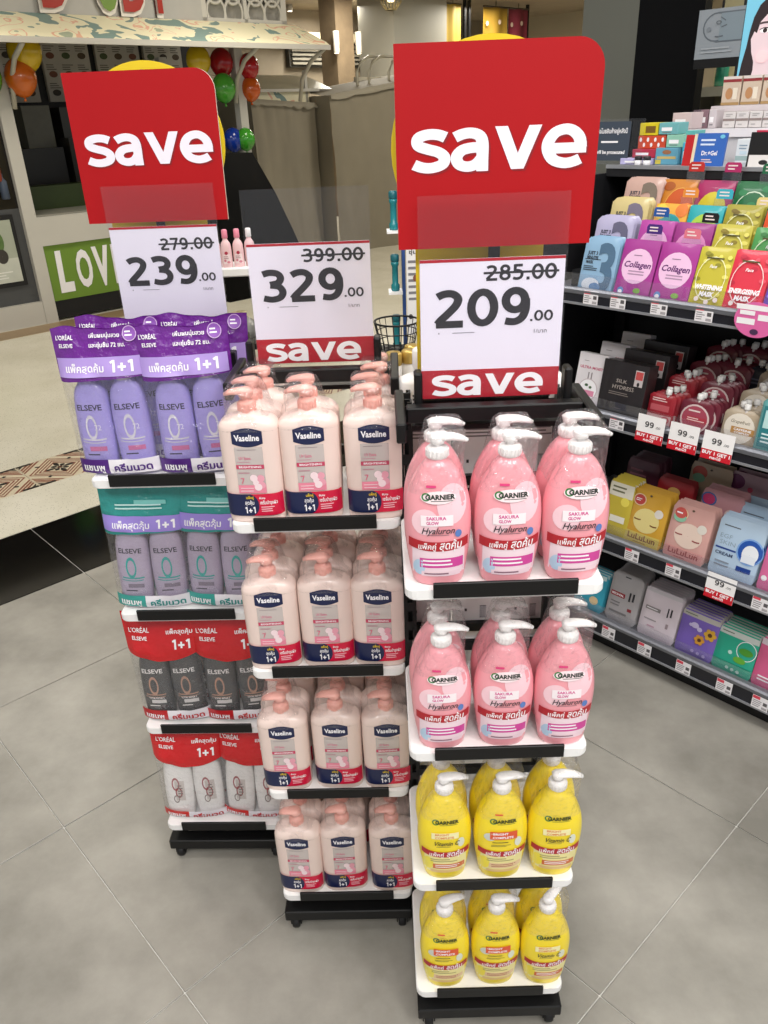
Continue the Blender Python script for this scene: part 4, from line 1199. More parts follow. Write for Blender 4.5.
# ================================================================== the cosmetics shelf unit
SU = thing('shelf_unit', 'dark cosmetics shelf unit with chrome edged shelves and price rails', 'shelf unit', OG, PHI)
U0, U1 = -.56, 1.0
NAVY = M('#1b1c24', .35, var=.05)
DARKP = M('#17171a', .5, var=.06)
gp_ = lambda n, x0, x1, y0, y1, z0, z1, m, par=None, bev=0: MB().box(x0, x1, y0, y1, z0, z1, m, bev).build(n, par or SU)
gp_('plinth', U0, U1, .02, .9, 0, .075, BLACKM)
gp_('back_panel', U0, U1, .43, .46, .075, 1.425, DARKP)
gp_('end_panel', U0 - .02, U0, .0, .9, 0, 1.42, DARKP)
SHZ = [.105, .405, .79, 1.132]
RB = [(.069, .132), (.375, .432), (.771, .816), (1.108, 1.152)]
for k in range(4):
    s = gp_('shelf', U0, U1, -.02, .43, SHZ[k] - .022, SHZ[k], M('#77777c' if k < 3 else '#8d8d92', .35, var=.04))
    r = MB()
    r.box(U0, U1, -.030, -.02, RB[k][0] + .004, RB[k][1] - .012, NAVY)
    r.build('price_rail', s)
    MB().loft([[(x, -.033, RB[k][1] - .014), (x, -.034, RB[k][1] - .004), (x, -.028, RB[k][1] + .001), (x, -.012, RB[k][1]), (x, -.012, SHZ[k] - .003), (x, -.03, RB[k][1] - .016)] for x in (U0, U1)], M('#7d7f86', .4, metal=.5), smooth=False).build('chrome_lip', s)
    MB().box(U0, U1, -.034, -.029, RB[k][0], RB[k][0] + .006, SILVER).build('chrome_strip', s)
    MB().box(U0, U1, -.008, -.0065, SHZ[k], SHZ[k] + .055, GUARD).build('clear_guard', s)
    for u in (-.5, .12, .72):
        MB().add([(u, .42, SHZ[k] - .022), (u, .05, SHZ[k] - .022), (u, .42, SHZ[k] - .07), (u + .004, .42, SHZ[k] - .022), (u + .004, .05, SHZ[k] - .022), (u + .004, .42, SHZ[k] - .07)], [(0, 1, 2), (3, 5, 4), (0, 3, 4, 1), (1, 4, 5, 2), (2, 5, 3, 0)], DARKP).build('shelf_bracket', s)
for u in (-.53, .12, .72):
    MB().box(u, u + .025, .40, .43, .075, 1.425, DARKP).build('upright', SU)
dk = gp_('top_deck', U0, U1, .31, .95, 1.425, 1.44, M('#a9abb0', .3, metal=.3))
gp_('deck_edge', U0, U1, .300, .31, 1.434, 1.444, SILVER, dk)
gp_('deck_front', U0, U1, .304, .31, 1.412, 1.434, DARKP, dk)
ST = [(.085, 1.178), (.155, 1.220), (.230, 1.268)]
for v, z in ST: gp_('riser_step', -.50, .9, v - .012, v + .06, 1.1325, z, DARKP)
# two raised steps that carry the boxes at the back of the deck
ht = gp_('deck_step', -.48, .9, .60, .82, 1.44, 1.528, M('#c9c6c9', .4))
h2 = gp_('deck_step', -.45, .9, .70, .92, 1.528, 1.588, M('#bdb6b4', .4))
for par, v, z0, z1, c1, c2 in ((ht, .592, 1.505, 1.528, '#e9e4e8', '#c92a4a'), (h2, .692, 1.572, 1.588, '#d9cfd2', '#7c3a44')):
    MB().box(-.48 if par is ht else -.45, .9, v, v + .006, z0, z1, M(c1, .4)).build('price_rail', par)
    MB().box(-.25, -.19, v - .002, v, z0 + .002, z1 - .006, M(c2, .4)).build('promo_strip', par)

# ------------------------------------------------------------------ packs: pouches, sachets, cartons
def pouch_front(w, h, t, sgn=-1, p=4.0):
    def f(x, z):
        a = min(1, abs(2 * x / w))
        b = min(1, abs(2 * z / h - 1))
        return sgn * (.0006 + t / 2 * max(0, 1 - a ** p) ** .55 * max(0, 1 - b ** p) ** .55)
    return f
def pouch_mesh(w, h, t, m, rnd=.0, hole=None, taper=0.0):
    mb = MB()
    nx, nz = 10, 12
    for s in (-1, 1):
        f = pouch_front(w, h, t, s)
        def g(u, q, s=s):
            z = h * q
            ww = w * (1 - taper * q)
            if rnd:
                e = min(q * h, (1 - q) * h)
                if e < rnd: ww -= 2 * (rnd - math.sqrt(max(0, rnd * rnd - (rnd - e) ** 2)))
            x = ww * (u - .5)
            return (x, f(x * w / max(ww, 1e-4) if taper else x, z), z)
        mb.grid(g, nx, nz, m)
    return mb
PROTO = {}
ORD = ['first', 'second', 'third', 'fourth', 'fifth', 'sixth']
def pack(name, cat, u, v, z, w, h, t, lean, style, col, specs, front_label, n=1, dv=.012, group=None, back_label=None, yaw=0.0, rnd=.006, taper=0.0, extra=None, rough=.35):
    m = M(col, rough, var=.05, scale=25, coat=.15) if isinstance(col, str) else col
    root = thing(name, front_label, cat, G(u, v, z), PHI + yaw, group if n > 1 else None, -lean)
    if style == 'carton':
        o = MB().box(-w / 2, w / 2, -t / 2, t / 2, 0, h, m, .0012).build('carton', root)
        fr = lambda x, z_: -t / 2
    else:
        o = pouch_mesh(w, h, t, m, rnd, None, taper).build('pouch', root)
        fr = pouch_front(w, h, t)
    if specs:
        MB().prints(specs, fr, .0005, .00022, step=.008).build('front_print', o)
    if extra: extra(root, w, h, t)
    if n > 1:
        learn(root)
        for k in range(1, n):
            rr = random.Random(k * 31 + int(u * 1000) + int(z * 100))
            clone(root, G(u + rr.uniform(-.003, .003), v + dv * k, z + rr.uniform(0, .0005)), (-lean + rr.uniform(-.004, .004), 0, PHI + yaw + rr.uniform(-.006, .006)), back_label + ('' if n == 2 else ', ' + ORD[k]), group)
    return root
R_ = math.radians
W_ = WINK
# --- top shelf: stepped rows of mask sachets
def three(w, h, num, dark):
    return [('rect', -w * .42, w * .05, h * .60, h * .615, M(dark, .4)), ('text', 'JUST 3', -w * .22, h * .72, .009, .032, M(dark, .4), .04), ('text', 'MINUTES', -w * .20, h * .64, .008, .036, M(dark, .4), .04), ('text', 'MASK', -w * .26, h * .56, .008, .024, M(dark, .4), .04),
            ('lines', -w * .42, w * .02, h * .40, h * .5, 3, M(dark, .5)), ('text', '3', w * .20, h * .48, h * .82, w * .50, M(num, .25, metal=.3), .03, 0, 4), ('disc', -w * .12, h * .16, w * .26, h * .12, M('#dfe6ee', .25)), ('disc', w * .02, h * .12, w * .16, h * .08, M('#6f93bd', .25))]
for i, (col, num, cn, v, z) in enumerate((('#8fb3d0', '#5f7f9c', 'pale blue', .012, 1.1325), ('#b9b4d2', '#77758f', 'pale lilac', .090, 1.1785), ('#d3c28a', '#8a8296', 'pale gold', .160, 1.2205), ('#c9a79c', '#8c8074', 'dusty pink', .235, 1.2685))):
    pack('mask_pouch', 'face mask', (-.385, -.40, -.40, -.405)[i], v, z, .108 if i == 0 else .118, .150, .0075, R_(14), 'pouch', col, three(.108, .15, num, '#2c3440'), '%s mask pouch with a large numeral at the end of the stepped shelf' % cn, 5, .009, cn + ' numeral mask pouches', '%s mask pouch stacked behind the front one on its step' % cn, rnd=.012, rough=.22)
def oval(w, h, bg, ring=None, txt=None, tc='#7c1f78', cz=.56):
    s = [('disc', 0, h * cz, w * .42, h * .30, M(bg, .35))]
    if ring: s.append(('ring', 0, h * cz, w * .45, h * .33, .06, M(ring, .35)))
    if txt: s.append(('text', txt, 0, h * (cz + .03), h * .10, w * .74, M(tc, .4), .025, .25, 2))
    s += [('lines', -w * .2, w * .25, h * (cz - .16), h * (cz - .06), 2, M('#a98aa5', .5)), ('lines', -w * .14, w * .16, h * (cz + .17), h * (cz + .20), 1, M('#8a6a88', .5))]
    return s
def coll(w, h):
    return oval(w, h, '#e9bfdf', None, 'Collagen', '#5c1a66') + [('disc', -w * .3, h * .13, w * .09, h * .06, M('#5f8fc9', .3)), ('disc', -w * .3, h * .11, w * .06, h * .035, W_), ('disc', w * .16, h * .15, w * .1, h * .045, M('#7fae4a', .4)), ('lines', w * .05, w * .28, h * .04, h * .1, 2, M('#d7b6d4', .5))]
def botan(w, h, c1, c2, title, ring='#e9efc0'):
    rr = random.Random(5)
    s = [('disc', rr.uniform(-.42, .42) * w, rr.uniform(.08, .95) * h, w * rr.uniform(.05, .1), h * .035, M(c1 if q % 2 else c2, .4)) for q in range(16)]
    s += [('ring', 0, h * .5, w * .42, h * .36, .05, M(ring, .4)), ('lines', -w * .25, w * .25, h * .80, h * .86, 1, M('#4f4a1e', .5)), ('text', 'Face', 0, h * .70, h * .05, w * .2, W_, .02, .2)]
    if title: s += [('text', title, 0, h * .36, h * .075, w * .80, W_, .05, .15), ('text', 'MASK', 0, h * .25, h * .075, w * .42, W_, .05, .15)]
    s += [('disc', -w * .25, h * .16, .006, .006, M('#f3e6e2', .4)), ('disc', w * .05, h * .12, .006, .006, M('#f3e6e2', .4)), ('disc', w * .3, h * .17, .006, .006, M('#f3e6e2', .4))]
    return s
def sach(u, v, z, w, h, col, specs, lab, back, n=3, lean=17, name='mask_sachet'):
    pack(name, 'face mask', u, v, z, w, h, .005, R_(lean), 'pouch', col, specs, lab, n, .007, lab.split(' sachet')[0] + ' sachets', back, rnd=.0)
sach(-.271, .012, 1.1325, .106, .152, '#a2388f', coll(.106, .152), 'magenta collagen mask sachet beside the pale blue numeral pouch', 'magenta collagen mask sachet hidden behind the one by the blue pouch')
sach(-.161, .012, 1.1325, .106, .152, '#a5358f', coll(.106, .152), 'magenta collagen sachet next to the yellow whitening mask', 'magenta collagen sachet hidden behind the one next to the whitening mask')
sach(-.061, .012, 1.1325, .090, .150, '#c3b83a', botan(.09, .15, '#e3dc6a', '#8f8a2a', 'WHITENING', '#eef0c0'), 'yellow green whitening mask sachet in the front row', 'yellow green whitening mask sachet pressed behind the front row one')
sach(.030, .012, 1.1325, .094, .150, '#d9344a', botan(.094, .15, '#e2586a', '#c32a44', 'ENERGISING', '#f0d9d6'), 'red energising mask sachet in the front row', 'red energising mask sachet pressed behind the front row one')
sach(.128, .012, 1.1325, .094, .148, '#6a4fae', botan(.094, .148, '#8f78c9', '#553c97', None, '#d9d0ee'), 'violet mask sachet right of the red energising one', 'violet mask sachet hidden behind the front violet one')
sach(-.277, .092, 1.1785, .100, .146, '#b548a0', oval(.1, .146, '#e8b3dc'), 'magenta sachet with pink oval on the second step, near the lilac pouches', 'magenta sachet with pink oval tucked behind on second step near lilac pouches')
sach(-.170, .092, 1.1785, .104, .146, '#9c3a86', oval(.104, .146, '#d98fc4', None, 'Collagen', '#5c1a66'), 'darker magenta sachet on the second step beside the yellow green sachets', 'darker magenta sachet tucked behind on the second step')
sach(-.066, .092, 1.1785, .094, .148, '#bdb440', botan(.094, .148, '#ddd56a', '#8b7c2a', None, '#eef0c0'), 'yellow green botanical sachet standing on the second step', 'yellow green botanical sachet tucked behind on the second step')
sach(.036, .092, 1.1785, .094, .146, '#4f9a55', botan(.094, .146, '#7fbf7a', '#3a7c42', None, '#dfead0'), 'green botanical sachet behind the red energising mask', 'green botanical sachet tucked behind the front green one')
sach(-.277, .163, 1.2205, .096, .140, '#e9a93a', [('disc', 0, .07, .040, .045, M('#3aa3a8', .35)), ('disc', -.03, .12, .02, .02, M('#f0cf4a', .35)), ('disc', .03, .125, .018, .018, M('#e07a2a', .35))], 'orange yellow sachet with a teal circle on the third step', 'orange yellow sachet with a teal circle, tucked behind')
sach(-.178, .163, 1.2205, .096, .140, '#2aa7ae', [('disc', 0, .07, .040, .05, M('#a9cf4a', .35)), ('lines', -.02, .02, .09, .1, 1, M('#3c6a3a', .5))], 'teal sachet with a lime circle on the third step', 'teal sachet with a lime circle, tucked behind')
sach(-.078, .163, 1.2205, .096, .146, '#a39a34', botan(.096, .146, '#c9c05a', '#7c6a2a', None, '#e0e0b0'), 'olive botanical sachet on the third step', 'olive botanical sachet tucked behind on the third step')
sach(.028, .163, 1.2205, .096, .140, '#d9532a', botan(.096, .14, '#e77a3a', '#b9401f', None, '#f2dcc0'), 'orange red botanical sachet at the photo edge of the third step', 'orange red botanical sachet tucked behind')
sach(-.302, .238, 1.2685, .100, .148, '#c9802a', [('disc', .01, .07, .042, .055, M('#c9571f', .35)), ('disc', -.03, .13, .018, .012, M('#a4551d', .35)), ('ring', .01, .07, .045, .058, .05, M('#e0a24a', .35))], 'amber sachet with an orange disc on the highest step', 'amber sachet with an orange disc, tucked behind')
sach(-.197, .238, 1.2685, .102, .148, '#a3265f', [('disc', 0, .065, .042, .055, M('#d3c43a', .35)), ('text', 'Re', -.012, .07, .018, .026, M('#5a1f50', .4), .02, .2)], 'dark pink sachet with a yellow disc on the highest step', 'dark pink sachet with a yellow disc, tucked behind')
sach(-.090, .238, 1.2685, .104, .148, '#22693f', [('ring', 0, .07, .045, .055, .06, M('#c9dcc4', .35))] + [('disc', x, z, .012, .008, M('#2f8050', .4)) for x, z in ((-.03, .12), (.03, .13), (.0, .09), (-.03, .04), (.035, .05))], 'dark green sachet with a pale ring on the highest step', 'dark green sachet with a pale ring, tucked behind')
# tabs of the divider cards that stick up behind the sachets
for u, v, z, ht_, col, cn in ((-.262, .274, 1.1325, .326, '#c42f2a', 'red tabbed card behind the amber sachet'), (-.160, .274, 1.1325, .326, '#b52a66', 'crimson tabbed card behind the yellow disc sachet'), (-.060, .274, 1.1325, .324, '#1f6a45', 'green tabbed card behind the dark green sachet'),
                              (-.245, .205, 1.1325, .256, '#e8923a', 'orange tabbed card behind the teal circle sachet'), (-.150, .205, 1.1325, .256, '#3bb0c4', 'cyan tabbed card behind the lime circle sachet'), (-.040, .205, 1.1325, .240, '#e8d48a', 'cream tabbed card behind the olive sachet'),
                              (-.282, .132, 1.1325, .212, '#1f56a3', 'blue tabbed card behind the pink oval sachet'), (-.142, .132, 1.1325, .205, '#15151a', 'black tabbed card behind the darker magenta sachet'),
                              (-.255, .060, 1.1325, .178, '#4a2a7a', 'violet tabbed card behind the collagen sachet by the blue pouch'), (-.148, .060, 1.1325, .174, '#e0788a', 'salmon tabbed card behind the second collagen sachet'), (.070, .060, 1.1325, .176, '#d9304f', 'bright red tabbed card behind the energising sachet')):
    t = thing('divider_card', cn, 'divider card', G(u, v, z), PHI, None, -R_(1 if v > .25 else 6))
    ht_ += .010 if v < .25 else 0
    MB().box(-.026, .026, -.0006, .0006, 0, ht_ - .024, GUARD).build('card', t)
    q = MB()
    ring = [(-.022 + .005, 0), (.022 - .005, 0), (.022, .0), (.022, .018), (.017, .024), (-.017, .024), (-.022, .018), (-.022, 0)]
    q.loft([[(x, -.001, ht_ - .026 + z_) for x, z_ in ring], [(x, .001, ht_ - .026 + z_) for x, z_ in ring]], M(col, .4), smooth=False)
    q.prints([('lines', -.014, .014, ht_ - .022, ht_ - .006, 2, M('#f3e3e0', .4))], lambda x, z_: -.001, .0004)
    q.build('tab', t)

# --- third shelf: cartons and capped pouches
def white_carton(w, h):
    return [('lines', -w * .3, -w * .05, h * .85, h * .87, 1, M('#8a7f84', .5)), ('text', 'ULTRA MOIST', 0, h * .75, .0075, w * .8, M('#c45a78', .4), .03), ('rect', -w * .08, -w * .04, h * .55, h * .67, M('#8c8488', .5)), ('rect', w * .03, w * .07, h * .55, h * .67, M('#8c8488', .5)),
            ('disc', 0, h * .36, w * .34, w * .34, M('#cdbfc4', .4)), ('disc', 0, h * .36, w * .31, w * .31, W_), ('rect', -w * .24, w * .24, h * .25, h * .35, M('#d98aa6', .4)), ('disc', -.006, h * .44, .006, .004, M('#3c5a3a', .4)), ('disc', .008, h * .41, .005, .004, M('#4d6b48', .4))]
for i, (v, hh) in enumerate(((.025, .165), (.13, .175), (.235, .185))):
    pack('mask_carton', 'face mask', -.382 + .004 * i, v, SHZ[2] + .0005, .096, hh, .035, R_(12), 'carton', '#e4dfe2', white_carton(.096, hh), 'white ultra moist carton, %s row on the shelf above the gold pouches' % ('front', 'second', 'rear')[i])
for i, (v, hh) in enumerate(((.030, .160), (.125, .17), (.22, .178))):
    pack('mask_carton', 'face mask', -.268 + .006 * i, v, SHZ[2] + .0005, .142, hh, .055, R_(10), 'carton', '#241f20', [('text', 'SILK', -.005, hh * .66, .010, .034, M('#b9aea6', .4), .0), ('text', 'HYDRESS', .003, hh * .55, .011, .068, M('#b9aea6', .4), .0), ('lines', -.04, .045, hh * .40, hh * .47, 2, M('#7b716c', .5)), ('lines', -.012, .016, hh * .16, hh * .19, 1, M('#6b625e', .5)),
          ('rect', .034, .060, hh * .62, hh * .90, M('#c9bfbf', .35)), ('rect', .036, .058, hh * .74, hh * .88, M('#c4504f', .4)), ('disc', .047, hh * .66, .004, .006, M('#2b2526', .4))], 'black silk mask carton, %s row beside the white cartons' % ('front', 'second', 'rear')[i])
def cap_extra(dx):
    def f(root, w, h, t):
        MB().lathe([(.0045, h - .012), (.0045, h + .003)], M('#d9d3cf', .4), 8, cx=dx).build('spout', root)
        MB().lathe([(.0078, h + .001), (.0085, h + .002), (.0085, h + .014), (.0072, h + .0165), (0, h + .0165)], M('#f3f1ee', .4), 12, cx=dx).build('cap', root)
    return f
for q_ in range(1, 4): gp_('riser_step', -.19, .20, .020 + .095 * q_, .012 + .095 * (q_ + 1), SHZ[2], SHZ[2] + .026 * q_, DARKP)
POU = {'red': ('#9c2430', [('rect', -.03, .026, .045, .062, M('#c25a62', .4)), ('lines', -.028, .02, .07, .082, 2, M('#e6c9c6', .4)), ('rect', -.036, .036, .004, .034, M('#cfa9a8', .4)), ('lines', -.026, .02, .008, .028, 2, M('#b4434f', .4)), ('ring', .02, .022, .012, .010, .3, M('#b4434f', .4))]),
       'wine': ('#6e2334', [('disc', 0, .046, .040, .038, M('#a9475a', .4)), ('ring', 0, .046, .041, .039, .12, M('#d9c3c1', .4)), ('rect', -.022, .034, .036, .052, M('#b23a48', .4)), ('lines', -.02, .03, .039, .05, 2, M('#f0d6d2', .4)), ('lines', -.02, .02, .062, .072, 1, M('#ead9d4', .4))]),
       'beige': ('#b5a58e', [('disc', 0, .048, .040, .040, M('#e6ded0', .4)), ('text', 'Grapefruit', 0, .066, .009, .05, M('#6a5a3a', .4), .0, .2), ('rect', -.020, .04, .034, .052, M('#b98a4a', .4)), ('text', 'CAFFEINE', .010, .046, .0058, .046, W_, .03), ('text', 'COMPLEX', .010, .038, .0050, .04, W_, .03)]),
       'navy': ('#23242f', [('lines', -.025, .025, .05, .07, 2, M('#5a5c6c', .5)), ('disc', 0, .03, .02, .014, M('#3c3e52', .4))])}
for kind, u, rows, cn in (('red', -.152, 2, 'red squeeze pouch with white cap'), ('wine', -.048, 4, 'wine red round pouch with white cap'), ('beige', .068, 4, 'beige coffee pouch with white cap'), ('wine', -.120, 2, 'dark red pouch with white cap'), ('navy', .02, 1, 'dark navy pouch with white cap'), ('navy', .12, 2, 'dark navy pouch with a white cap')):
    col, sp = POU[kind]
    for r in range(rows):
        v0 = .030 + .095 * r
        if kind == 'navy': v0 = .24 + .07 * r
        if u == -.120: v0 = .20 + .09 * r
        w, h = (.080, .092) if kind == 'red' else (.094, .098)
        rise = int(round((v0 - .03) / .095))
        for q in range(4):
            rr = random.Random(hash((kind, r, q, u > 0)) % 1000 if False else r * 37 + q * 11 + int(abs(u) * 1000))
            dx = rr.uniform(-.014, .014)
            key = (kind, q, u)
            loc = G(u + rr.uniform(-.004, .004) + .004 * q, v0 + .017 * q, SHZ[2] + .0005 + .026 * rise)
            zs = R_(-10)
            rank = 'facing the shelf edge' if (q == 0 and r == 0) else 'in the %s rank' % ('first', 'second', 'third', 'fourth')[r]
            depth = ('', ' second', ' third', ' fourth')[q]
            lab = '%s, %s%s, %s' % (cn.replace(' with white cap', '').replace(' with a white cap', '') + ' capped white', rank, depth, {'red': 'beside the black cartons', 'wine': 'under the energising masks' if u != -.120 else 'far back by the black cartons', 'beige': 'near the teal blister pack', 'navy': 'in the shaded rear' if u < .1 else 'behind the beige pouches'}[kind])
            if key not in PROTO:
                root = thing('squeeze_pouch', lab, 'face mask', loc, PHI, cn + 's', zs)
                o = pouch_mesh(w, h, .012, M(col, .3, var=.06), .022 if kind != 'red' else .008).build('pouch', root)
                MB().prints(sp, pouch_front(w, h, .012), .0005, .0002).build('front_print', o)
                cap_extra(dx)(root, w, h, .012)
                learn(root)
                PROTO[key] = root
            else: clone(PROTO[key], loc, (zs, 0, PHI), lab, cn + 's')
pack('blister_pack', 'cosmetics', .152, .02, SHZ[2] + .0005, .066, .145, .020, R_(8), 'pouch', '#6fb3b3', [('rect', -.024, .024, .02, .125, M('#2f7f86', .3)), ('rect', -.018, .018, .07, .115, M('#bfe3e0', .3)), ('lines', -.016, .016, .03, .06, 3, M('#dff0ee', .4))], 'teal blister pack near the end of the 99 price row', rnd=.010, rough=.15)

# --- second shelf: foil mask bags
def lulu(w, h, face, band, txt):
    return [('rect', -w * .46, w * .46, h * .03, h * .24, M(band, .35)), ('text', 'LuLuLun', 0, h * .165, h * .10, w * .74, M(txt, .4), .03), ('lines', -w * .2, w * .15, h * .06, h * .085, 1, M(txt, .5)),
            ('disc', w * .02, h * .48, w * .34, h * .22, M(face, .25)), ('band', -w * .30, -w * .12, lambda x: h * .47 + 12 * (x + w * .21) ** 2, .004, M(txt, .4)), ('band', w * .14, w * .32, lambda x: h * .42 + 12 * (x - w * .23) ** 2, .004, M(txt, .4)),
            ('disc', w * .30, h * .66, w * .11, w * .11, M('#ddd6cc', .4)), ('disc', -w * .26, h * .82, w * .17, w * .15, M('#b9433f', .4)), ('ring', -w * .26, h * .82, w * .17, w * .15, .15, M('#e2c9a0', .4)), ('lines', -w * .36, -w * .16, h * .79, h * .85, 2, W_), ('disc', 0, h * .93, .004, .003, M('#5b4a36', .5))]
pack('mask_bag', 'face mask', -.156, .02, SHZ[1] + .0005, .122, .172, .0112, R_(15), 'pouch', '#cf9f38', lulu(.122, .172, '#e2d18a', '#c9b45a', '#7c4a1e'), 'gold foil mask bag with sleeping eyes, front of its stack', 4, .013, 'gold foil mask bags', 'gold foil mask bag standing behind the front gold one', rough=.25)
pack('mask_bag', 'face mask', -.022, .02, SHZ[1] + .0005, .124, .168, .0112, R_(15), 'pouch', '#d3a39b', lulu(.124, .168, '#e6cfc0', '#cf928d', '#9a4a4a') + [('disc', -.034, .128, .02, .014, M('#8cc0a3', .4)), ('disc', -.034, .141, .018, .016, M('#c9564f', .4)), ('lines', -.046, -.022, .136, .146, 1, W_)], 'rose foil mask bag with sleeping eyes and green sticker', 4, .013, 'rose foil mask bags', 'rose foil mask bag standing behind the front rose one', rough=.25)
pack('mask_bag', 'face mask', .121, .02, SHZ[1] + .0005, .130, .174, .0112, R_(15), 'pouch', '#b4cbe0', [('lines', -.05, .02, .145, .152, 1, M('#5a5f6c', .4)), ('text', 'EGF', -.036, .118, .012, .034, M('#8fa3b4', .3), .0), ('text', 'SKIN', -.028, .100, .012, .044, M('#8fa3b4', .3), .0), ('rect', -.058, .0, .080, .085, M('#1d3f8c', .4)), ('text', 'CREAM', -.030, .068, .009, .05, M('#3a4a6c', .4), .02),
     ('disc', .036, .094, .034, .036, M('#2454a8', .3)), ('ring', .036, .094, .036, .038, .12, M('#7fa8de', .3)), ('disc', .038, .088, .022, .026, M('#e9edf2', .3)), ('rect', .018, .056, .062, .084, M('#e3e8ef', .3)), ('rect', .012, .052, .034, .048, M('#1d3f8c', .3)), ('lines', -.05, .0, .03, .05, 2, M('#8a94a3', .5))], 'pale blue mask bag with a dark blue round emblem, front one', 3, .016, 'pale blue mask bags front stack', 'pale blue mask bag standing just behind the front blue one')
pack('mask_bag', 'face mask', .130, .12, SHZ[1] + .0005, .130, .182, .014, R_(12), 'pouch', '#a9c3da', [('lines', -.05, .02, .150, .157, 1, M('#5a5f6c', .4)), ('disc', .036, .10, .034, .036, M('#2454a8', .3)), ('disc', .038, .094, .022, .026, M('#e9edf2', .3)), ('text', 'EGF', -.036, .12, .012, .034, M('#8fa3b4', .3), .0)], 'taller pale blue mask bag in the middle rank of blue bags', 2, .05, 'taller pale blue mask bags', 'taller pale blue mask bag at the very back')
pack('mask_bag', 'face mask', .255, .02, SHZ[1] + .0005, .12, .165, .0112, R_(15), 'pouch', '#dd6fa0', [('disc', .0, .09, .035, .04, M('#eeb3cc', .3)), ('disc', -.045, .04, .008, .008, W_), ('lines', -.04, .03, .13, .145, 2, W_)], 'bright pink mask bag at the end of the foil bag shelf', rough=.3)
pack('mask_bag', 'face mask', -.250, .02, SHZ[1] + .0005, .085, .180, .012, R_(12), 'pouch', '#c4b03c', [('rect', -.04, .04, .13, .172, M('#d9d4c4', .4)), ('lines', -.03, .03, .14, .165, 2, M('#6b6a4c', .5)), ('disc', .02, .118, .014, .014, M('#e6d65a', .4)), ('rect', -.02, .03, .05, .07, M('#e8e4d6', .4))], 'yellow and white mask bag beside the front gold bag', 5, .014, 'yellow and white mask bags', 'yellow and white mask bag further back in its stack')
pack('mask_bag', 'face mask', -.255, .15, SHZ[1] + .0005, .11, .205, .012, R_(8), 'pouch', '#4a1f30', [('lines', -.04, .03, .15, .18, 2, M('#7c4a58', .5))], 'burgundy mask bag at the head of the dark stack', 6, .015, 'burgundy mask bags', 'burgundy mask bag deeper in the dark stack')
pack('mask_bag', 'face mask', -.130, .12, SHZ[1] + .0005, .115, .185, .012, R_(10), 'pouch', '#8f1f26', [('disc', -.02, .13, .025, .02, M('#c94a3a', .4)), ('disc', .025, .11, .02, .02, M('#b9823a', .4)), ('disc', .0, .15, .02, .014, M('#c9a05a', .4))], 'deep red patterned mask bag behind the gold stack', 3, .016, 'deep red patterned mask bags', 'deep red patterned mask bag one deeper')
pack('mask_bag', 'face mask', -.075, .23, SHZ[1] + .0005, .13, .215, .012, R_(8), 'pouch', '#b9a48c', [('disc', -.034, .185, .024, .02, M('#c4574a', .4)), ('disc', -.034, .168, .02, .014, M('#7fae92', .4)), ('disc', .04, .15, .018, .018, M('#d3c9bb', .4)), ('disc', 0, .2, .004, .003, M('#4a3c2e', .4))], 'beige mask bag with red and green sticker at the back', 2, .03, 'beige stickered mask bags', 'beige stickered mask bag behind the first one')
pack('mask_bag', 'face mask', .015, .125, SHZ[1] + .0005, .125, .190, .012, R_(10), 'pouch', '#c79298', [('disc', -.04, .16, .024, .02, M('#c03a6a', .4)), ('ring', -.04, .16, .024, .02, .2, M('#3f6aa8', .4)), ('disc', .03, .13, .016, .016, M('#dfc9c9', .4))], 'dusty pink mask bag with a magenta sticker', 3, .02, 'dusty pink mask bags', 'dusty pink mask bag behind the stickered one')
pack('mask_bag', 'face mask', .045, .24, SHZ[1] + .0005, .13, .215, .012, R_(8), 'pouch', '#a98a94', [('disc', -.045, .185, .026, .022, M('#6a2f58', .4)), ('disc', .0, .17, .008, .008, M('#c4506a', .4))], 'mauve mask bag with a plum sticker at the rear', 2, .03, 'mauve mask bags', 'mauve mask bag behind the plum stickered one')

# --- lowest shelf
def hang(w, h): return [('rect', -.010, .010, h * .915, h * .935, M('#3a3a3f', .5))]
pack('mask_bag', 'face mask', -.197, .02, SHZ[0] + .0005, .108, .172, .0112, R_(14), 'pouch', '#a9a5a6', hang(.108, .172) + [('rect', -.046, .004, .088, .103, M('#9c1f2c', .4)), ('text', 'MEDIHEAL', -.021, .0955, .007, .042, W_, .03), ('rect', .018, .024, .085, .115, M('#2e2e33', .4)), ('rect', .030, .036, .088, .115, M('#2e2e33', .4)), ('rect', .022, .036, .052, .062, M('#8f2f38', .4)), ('lines', -.04, .01, .055, .075, 2, M('#7d7a7c', .5)), ('lines', -.04, .03, .03, .045, 1, M('#7d7a7c', .5))], 'silver grey mask bag with a dark red name bar', 6, .014, 'silver grey mask bags', 'silver grey mask bag deeper in the stack', rnd=.014, rough=.2)
pack('mask_bag', 'face mask', -.071, .02, SHZ[0] + .0005, .122, .160, .0112, R_(14), 'pouch', '#d8ccd3', [('rect', -.06, .06, .148, .158, M('#c3bec2', .35)), ('rect', -.048, .002, .090, .102, M('#8d8587', .35)), ('lines', -.044, -.002, .093, .099, 1, W_), ('rect', .024, .028, .086, .116, M('#2a282c', .4)), ('rect', .034, .039, .09, .116, M('#2a282c', .4)), ('rect', .028, .036, .05, .066, M('#9a8a90', .4)), ('lines', -.045, .0, .055, .065, 1, M('#9c9498', .5)), ('lines', -.03, .01, .035, .045, 1, M('#c29aac', .5))], 'pearl white mask bag with grey name bar', 6, .014, 'pearl white mask bags', 'pearl white mask bag deeper in the stack', rough=.22)
def flower(x, z, r, m):
    return [('disc', x + r * .75 * math.cos(2 * PI * k / 6), z + r * .75 * math.sin(2 * PI * k / 6), r * .42, r * .42, m) for k in range(6)] + [('disc', x, z, r * .4, r * .4, M('#5c3a1e', .4))]
